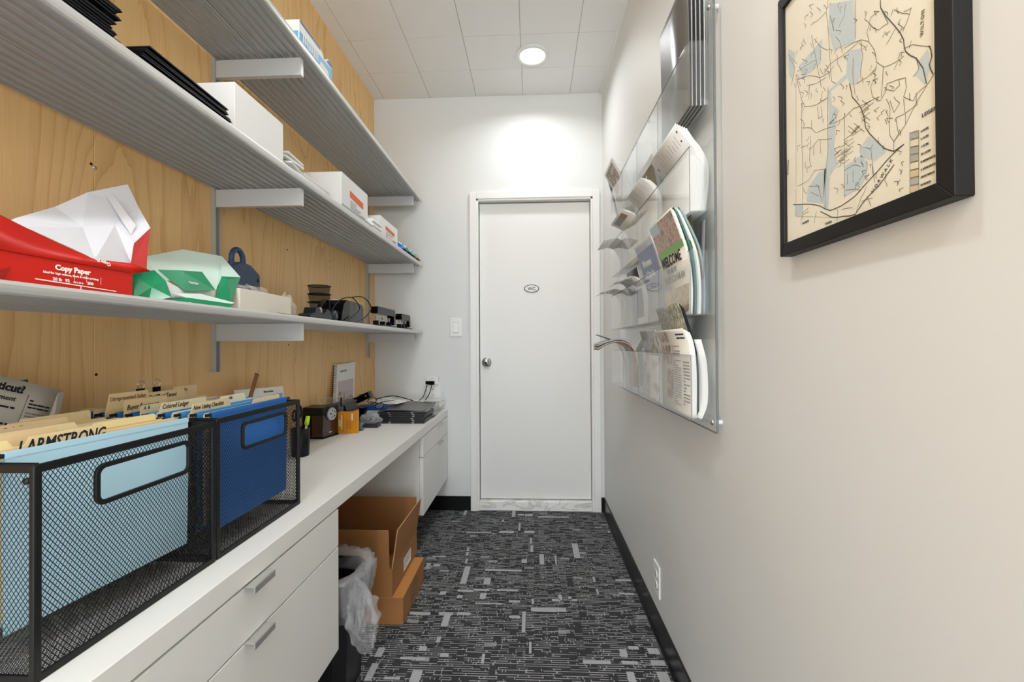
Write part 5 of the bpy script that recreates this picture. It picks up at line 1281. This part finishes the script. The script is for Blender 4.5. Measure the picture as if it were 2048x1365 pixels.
for i, (y0, y1, lab) in enumerate([(1.69, 1.83, 'white booklet with a dark bar drooping from the third rack row'), (1.84, 1.93, 'grey leaflet drooping from the third rack row beside the booklet with a dark bar'), (1.97, 2.09, 'pale leaflet sagging from the far pocket of the third rack row'), (2.10, 2.20, 'last pale leaflet at the far end of the third rack row')]):
    z = 1.315+.006*(i % 2)-.012*(i > 1)
    w = Leaf('drooping_leaflet', lab, 'leaflet', [(.424, 1.154), (.430, 1.23), (.420, 1.29), (.392, z+.012), (.366-.010*i, z+.018), (.340-.010*i, z+.002)], y0, y1, 4, .0026, [PAPER2, mat('leaflet_grey', '9a9a98', .5), mat('leaflet_pale', 'cfcdc7', .6), PAPER2][i], fan=.001)
    if i == 0: w.patch('dark_bar', .25, .75, .90, .93, INK)
    w.lines(.1, .9, .75, .88, 3, GREY, seed=i)
Leaf('dark_leaflet', 'narrow black and white leaflet standing behind the drooping ones in the third rack row', 'leaflet', [(.428, 1.154), (.422, 1.27), (.400, 1.375)], 1.72, 1.90, 2, .002, mat('ink_cover', '37353a', .4))

# --- bottom row
n = Leaf('folded_newspaper', 'cream folded newspaper with small photos in the near pocket of the bottom rack row', 'newspaper', [(.3985, .892), (.399, 1.0), (.392, 1.075), (.376, 1.118)], 1.132, 1.385, 5, .0026, mat('newspaper_cream', 'ece7dc', .6), fan=.0006)
BRP = photo_mat('photo_brown', ['2f2721', '6b5646', 'a07c57', 'cdbfae', '43382f'], 60)
for q in ((.60, .74, .56, .80), (.76, .93, .56, .80), (.58, .80, .14, .50), (.62, .90, .84, .97)): n.patch('news_photo', *q, BRP)
n.lines(.30, .55, .05, .80, 26, GREY, words=4, seed=5); n.lines(.05, .24, .10, .62, 14, GREY, words=3, seed=6)
n.lines(.05, .30, .86, .95, 2, INK, words=2, seed=8)
p_ = Leaf('photo_magazine', 'magazine with a dark woodland photo cover rising behind the cream newspaper', 'magazine', [(.4125, .892), (.412, 1.03), (.398, 1.10), (.372, 1.185)], 1.15, 1.36, 5, .0022, photo_mat('photo_woods', ['26261f', '5b5a48', '8d8a74', 'c5c2b2', '3a392f'], 70, (1, 2.5, 1)), edge=mat('black_page', ''))
p_.patch('white_wordmark', .2, .75, .70, .725, PAPER)
k = Leaf('curled_magazine', 'white magazine curled against the near end of the bottom rack pocket', 'magazine', [(.419, .892), (.4325, .930), (.434, .985), (.430, 1.04), (.418, 1.09)], 1.124, 1.36, 3, -.0016, PAPER)
k2 = Leaf('street_photo_leaflet', 'leaflet with a pale blue street photo in the second pocket of the bottom rack row', 'leaflet', [(.408, .892), (.405, 1.0), (.396, 1.07), (.380, 1.125)], 1.405, 1.60, 4, .0024, photo_mat('photo_street', ['5d6b86', '9fb0c4', 'a39a80', '6a6450', 'd9d3c6'], 40, (1, 1.5, .6)))
k3 = Leaf('pink_leaflet', 'leaflet with reddish photos beside the street photo one', 'leaflet', [(.412, .892), (.410, 1.0), (.402, 1.06), (.392, 1.10)], 1.375, 1.45, 2, .002, photo_mat('photo_red', ['6b3b34', 'b98f86', 'e0d5cd', '8a4a3a', '4a3a34'], 60))
k4 = Leaf('lower_brochure', 'pale brochure with faded pictures low in the middle of the bottom rack row', 'brochure', [(.402, .892), (.402, 1.0), (.400, 1.065)], 1.405, 1.64, 2, .002, photo_mat('photo_faded', ['b9bbb9', 'd6d6d2', 'e4e2dd', 'a9a59c', 'cfcabf'], 22))
# bundle of magazines bent far out into the aisle
for i in range(5):
    o = .0036*i
    q = Leaf('bent_magazine', 'magazine bent far out into the aisle, %s of five from the top' % LBL(4-i), 'magazine', [(.415+.002*i, .905), (.414+.002*i, 1.0), (.396, 1.062+o), (.350, 1.086+o), (.300, 1.078+o), (.262, 1.056+o*1.6)], 1.78, 1.93, 1, .002,
        [mat('mag_orange', '9a6a48', .4), mat('mag_white', 'dfdeda', .4), mat('mag_slate', '4a4f58', .4), mat('mag_white', ''), photo_mat('photo_grey', ['3b3e44', '8d9196', 'c9cccf', '5a5d62', 'e2e4e5'], 50)][i], 'magazines bent out into the aisle', th=.0016)
Leaf('loose_leaflet', 'single grey leaflet poking up and out above the bent magazines', 'leaflet', [(.41, 1.00), (.38, 1.085), (.33, 1.095), (.262, 1.118)], 1.80, 1.88, 1, .002, mat('leaflet_grey', ''), th=.001)
Leaf('white_card', 'white card leaning at the far end of the bottom rack row', 'card', [(.42, .892), (.41, 1.02), (.372, 1.105)], 1.95, 2.05, 2, .002, PAPER)

# ------------------------------------------------------------------ framed town map
FX = .4365
fr_ = thing('framed_map', 'black-framed old town map with blue patches and a legend on the right wall', 'picture', (.447, .64, 1.232))
FB = mat('black_satin_frame', '161514', .5, spec=.3)
y0, y1, z0, z1 = .4785, .8025, 1.231, 1.683; w = .0215
# mitred frame members
def member(a, b, c, d):
    f = MB(); vs = [Vector(p) for p in (a, b, c, d)]; v2 = [v+Vector((XR-.0005-FX, 0, 0)) for v in vs]
    f.add(vs+v2, [(0, 1, 2, 3), (7, 6, 5, 4), (0, 4, 5, 1), (1, 5, 6, 2), (2, 6, 7, 3), (3, 7, 4, 0)], FB); f.build('frame_member', fr_, bevel=.0012)
O = [(FX, y0, z0), (FX, y1, z0), (FX, y1, z1), (FX, y0, z1)]; I = [(FX, y0+w, z0+w), (FX, y1-w*.62, z0+w), (FX, y1-w*.62, z1-w), (FX, y0+w, z1-w)]
for k in range(4): member(O[k], O[(k+1) % 4], I[(k+1) % 4], I[k])
MX = .4425
def map_mat():
    m = bpy.data.materials.new('aged_map_paper'); m.use_nodes = True; nt = m.node_tree; b = nt.nodes['Principled BSDF']; b.inputs['Roughness'].default_value = .6
    g = nt.nodes.new('ShaderNodeNewGeometry'); n = nt.nodes.new('ShaderNodeTexNoise'); n.inputs['Scale'].default_value = 9; n.inputs['Detail'].default_value = 5
    nt.links.new(g.outputs['Position'], n.inputs['Vector']); cr = nt.nodes.new('ShaderNodeValToRGB'); e = cr.color_ramp.elements
    e[0].position = .3; e[0].color = (*lin('faf6e6'), 1); e[1].position = .7; e[1].color = (*lin('f1ecd8'), 1)
    nt.links.new(n.outputs['Fac'], cr.inputs[0]); nt.links.new(cr.outputs[0], b.inputs['Base Color']); return m
MB().box(MX, MX+.0015, y0+.004, y1-.004, z0+.004, z1-.004, map_mat()).build('map_sheet', fr_)
def mp(cx, cy, d=.0004):
    """a point of the map traced from the photograph (crop pixels) laid on the sheet"""
    p = on(1540+cx/2.576, cy/2.576, 0, MX); return Vector((MX-d, p.y, p.z))
ZB = mat('map_blue', 'ccdade', .6, var=.06, vscale=40); ZG = mat('map_grey', 'b4b3ac', .6); ZP = mat('map_peach', 'ddc7a4', .6); ROAD = mat('map_road', '6e664e', .7); ROADD = mat('map_road_dark', '4a473b', .7)
f = MB()
for poly in ([(400, 260), (470, 250), (475, 330), (455, 430), (415, 440), (400, 400), (350, 440), (315, 470), (320, 540), (350, 560), (330, 620), (305, 640), (300, 470), (340, 430), (395, 380)],
             [(300, 640), (345, 600), (330, 760), (350, 850), (310, 900), (300, 1080), (275, 1080), (280, 880), (300, 780)], [(385, 860), (470, 800), (505, 840), (500, 900), (465, 970), (385, 1010)],
             [(460, 770), (510, 700), (580, 755), (600, 780), (540, 830), (470, 810)], [(770, 310), (815, 250), (830, 330), (800, 440), (755, 390)], [(195, 975), (250, 890), (290, 870), (275, 1050), (190, 1040)], [(130, 1060), (170, 1060), (160, 1110), (130, 1110)],
             [(310, 20), (430, 0), (440, 210), (330, 260), (300, 150)], [(150, 340), (270, 200), (260, 330), (170, 400)], [(95, 250), (130, 270), (120, 420), (98, 380)]):
    f.add([mp(*q, d=.0003) for q in poly], [tuple(range(len(poly)))], ZB)
tag(f.build('tinted_zone', fr_), kind='stuff')
def road(mb, pts, wd, mt, jit=0., rr=None):
    P = [mp(*q) for q in pts]
    if jit:
        Q = [P[0]]
        for a, b in zip(P, P[1:]):
            m = (a+b)/2+Vector((0, rr.uniform(-jit, jit), rr.uniform(-jit, jit))); Q += [m, b]
        P = Q
    for a, b in zip(P, P[1:]):
        d = (b-a); l = d.length
        if l < 1e-6: continue
        d /= l; n_ = Vector((0, -d.z, d.y))*wd/2
        mb.add([a-n_, a+n_, b+n_+d*wd*.3, b-n_+d*wd*.3], [(0, 1, 2, 3)], mt)
rr = random.Random(5); f = MB(); W1, W2 = .0011, .0007
for pts in ([(570, 0), (572, 40), (600, 85), (650, 140), (690, 205), (700, 265), (755, 300), (790, 350), (808, 430)], [(120, 1055), (190, 1052), (260, 1062), (310, 1085), (370, 1060), (440, 1010), (520, 920), (600, 830), (690, 745)],
            [(410, 430), (425, 500), (460, 540), (485, 600), (495, 660), (540, 715), (590, 765), (640, 780), (690, 745)], [(820, 235), (835, 290), (822, 330), (840, 380)], [(260, 1090), (320, 1120), (380, 1115), (440, 1105), (500, 1020), (560, 960), (640, 850)]):
    road(f, pts, W1*1.25, ROADD, .0008, rr)
for pts in ([(300, 0), (290, 60), (300, 150), (310, 300), (320, 420), (340, 430)], [(440, 0), (440, 200)], [(390, 20), (380, 90), (355, 140)], [(380, 250), (470, 205), (510, 215), (540, 260), (550, 320), (590, 345), (640, 325), (690, 290)],
            [(210, 130), (240, 110), (290, 60)], [(470, 205), (420, 250), (370, 290), (310, 330), (280, 370)], [(500, 60), (490, 100), (520, 130), (560, 155), (610, 120), (570, 40)], [(650, 140), (600, 230)], [(510, 215), (500, 170), (520, 90), (560, 60)],
            [(550, 330), (540, 400), (520, 450), (530, 500), (570, 520), (600, 470), (605, 430), (660, 410), (700, 400), (705, 450), (690, 500), (740, 520), (760, 480), (810, 440)], [(585, 345), (575, 500)], [(600, 460), (640, 470), (670, 440), (665, 410)],
            [(600, 510), (620, 560), (615, 640), (620, 700), (640, 730), (665, 690), (650, 610), (690, 590), (760, 540), (755, 480)], [(620, 520), (640, 580), (670, 530), (640, 500)], [(690, 510), (700, 600), (700, 640)], [(690, 250), (740, 230), (830, 240)],
            [(720, 250), (730, 210)], [(755, 300), (770, 350), (740, 395)], [(310, 80), (330, 160), (320, 100)], [(215, 180), (230, 260), (250, 370), (265, 450)], [(230, 200), (260, 240), (300, 260)], [(260, 255), (262, 310)], [(140, 370), (200, 330), (240, 310)],
            [(135, 380), (145, 440), (165, 520), (180, 550), (240, 540), (300, 500)], [(140, 410), (200, 390), (260, 400), (310, 370), (330, 340)], [(190, 440), (240, 430), (290, 400)], [(165, 530), (165, 700), (170, 900), (170, 1130)], [(170, 660), (215, 660), (240, 685), (300, 660), (340, 650)],
            [(245, 550), (250, 610), (270, 600), (265, 550)], [(215, 620), (215, 660)], [(300, 450), (300, 760), (290, 900), (285, 1080)], [(345, 280), (350, 330), (370, 370)], [(340, 190), (360, 210), (375, 270)], [(200, 770), (220, 760), (250, 720), (320, 715)], [(210, 700), (205, 820), (215, 860)],
            [(160, 760), (190, 750)], [(230, 740), (225, 800)], [(260, 720), (262, 790)], [(140, 960), (200, 930), (230, 880), (290, 870)], [(200, 960), (250, 960), (270, 1040)], [(210, 990), (250, 1010)], [(385, 580), (385, 1020)], [(385, 880), (430, 850), (470, 860)], [(400, 900), (400, 950)], [(430, 880), (430, 940)],
            [(480, 760), (520, 770), (530, 850), (530, 900)], [(460, 930), (500, 880), (500, 830)], [(390, 980), (440, 975), (470, 985)], [(310, 640), (380, 610), (430, 560), (480, 540), (560, 500)], [(430, 300), (430, 430), (440, 490)], [(550, 350), (500, 400), (450, 430)], [(470, 210), (480, 290), (470, 350), (470, 410)],
            [(640, 790), (640, 730), (700, 640), (760, 520), (870, 340)], [(530, 850), (540, 940)], [(440, 1110), (470, 1020), (500, 960)], [(500, 1010), (520, 1060)], [(470, 1040), (530, 1020)], [(165, 1100), (200, 1070)], [(160, 1160), (165, 1110), (200, 1090)], [(230, 1150), (240, 1090)], [(345, 1150), (350, 1080)], [(370, 1080), (425, 1070)],
            [(355, 570), (340, 610)], [(660, 320), (640, 360)], [(720, 480), (720, 520)], [(540, 360), (520, 390)], [(690, 60), (730, 40), (700, 130), (660, 170)], [(640, 50), (690, 70), (720, 75)], [(270, 470), (260, 520), (290, 510)], [(195, 480), (205, 440), (200, 510)], [(100, 300), (130, 350), (110, 440)], [(95, 280), (140, 330)]):
    road(f, pts, W2, ROAD, .0009, rr)
for i in range(50):   # small streets of the town centre
    t_ = rr.random(); cx = 340+150*t_+rr.uniform(-20, 20); cy = 850-300*t_+rr.uniform(-45, 45); L = rr.uniform(22, 62); s_ = rr.choice((1, 1, -1))
    road(f, [(cx, cy), (cx+L*.8, cy-L*.55*s_ if s_ > 0 else cy+L*.6)], W2*.9, ROAD)
for i in range(135):
    cx, cy = rr.uniform(130, 700), rr.uniform(40, 1000); road(f, [(cx, cy), (cx+rr.uniform(-14, 14), cy-rr.uniform(8, 26)), (cx+rr.uniform(-20, 20), cy-rr.uniform(20, 34))], W2, ROADD if i % 3 == 0 else ROAD)
road(f, [(135, 380), (135, 1115), (345, 1122), (440, 1108)], W2*.7, ROAD)
tag(f.build('road_lines', fr_), kind='stuff')
RT = Vector((0, -1, 0))
def mt_(body, cx, cy, size, rot=0, **k):
    r_ = Vector((0, -math.cos(rot), math.sin(rot))); u_ = Vector((0, math.sin(rot), math.cos(rot)))
    text('map_lettering', body, size, mp(cx, cy, .0006), r_, u_, ROADD, fr_, **k)
mt_('LEGEND', 785, 606, .0058, bold=.00010, spacing=1.15)
for i, (s_, mt2) in enumerate([('4 ACRE', ZG), ('2 ACRE', None), ('1 ACRE', ZG), ('1/2 ACRE', ZG), ('B RESIDENCE', None), ('A RESIDENCE', ZP), ('APARTMENT', ZG), ('BUSINESS', ZP)]):
    cy = 697+i*40.5-(i*1.0); f = MB()
    c = [(722, cy-12), (768, cy-25), (768, cy+12), (722, cy+22)]
    f.add([mp(*q, d=.0003) for q in c], [(0, 1, 2, 3)], mt2 or mat('map_cream', 'ece5cc', .6)); road(f, c+[c[0]], W2*.8, ROAD); tag(f.build('legend_swatch', fr_), kind='stuff')
    mt_(s_, 779, cy-14, .0031, bold=.00006)
mt_('NORWALK', 532, 998, .0065, rot=.75, spacing=1.6); mt_('WILTON', 792, 180, .006, rot=1.5, spacing=1.3); mt_('DARIEN', 168, 1158, .0050); mt_('TAPIER', 285, 1162, .0050); mt_('STAMFORD', 96, 900, .005, rot=1.5)
MB().box(MX-.0022, MX-.0016, y0+w*.9, y1-w*.6, z0+w*.9, z1-w*.9, clear('picture_glass', haze=.02, rough=.01)).build('glass', fr_)
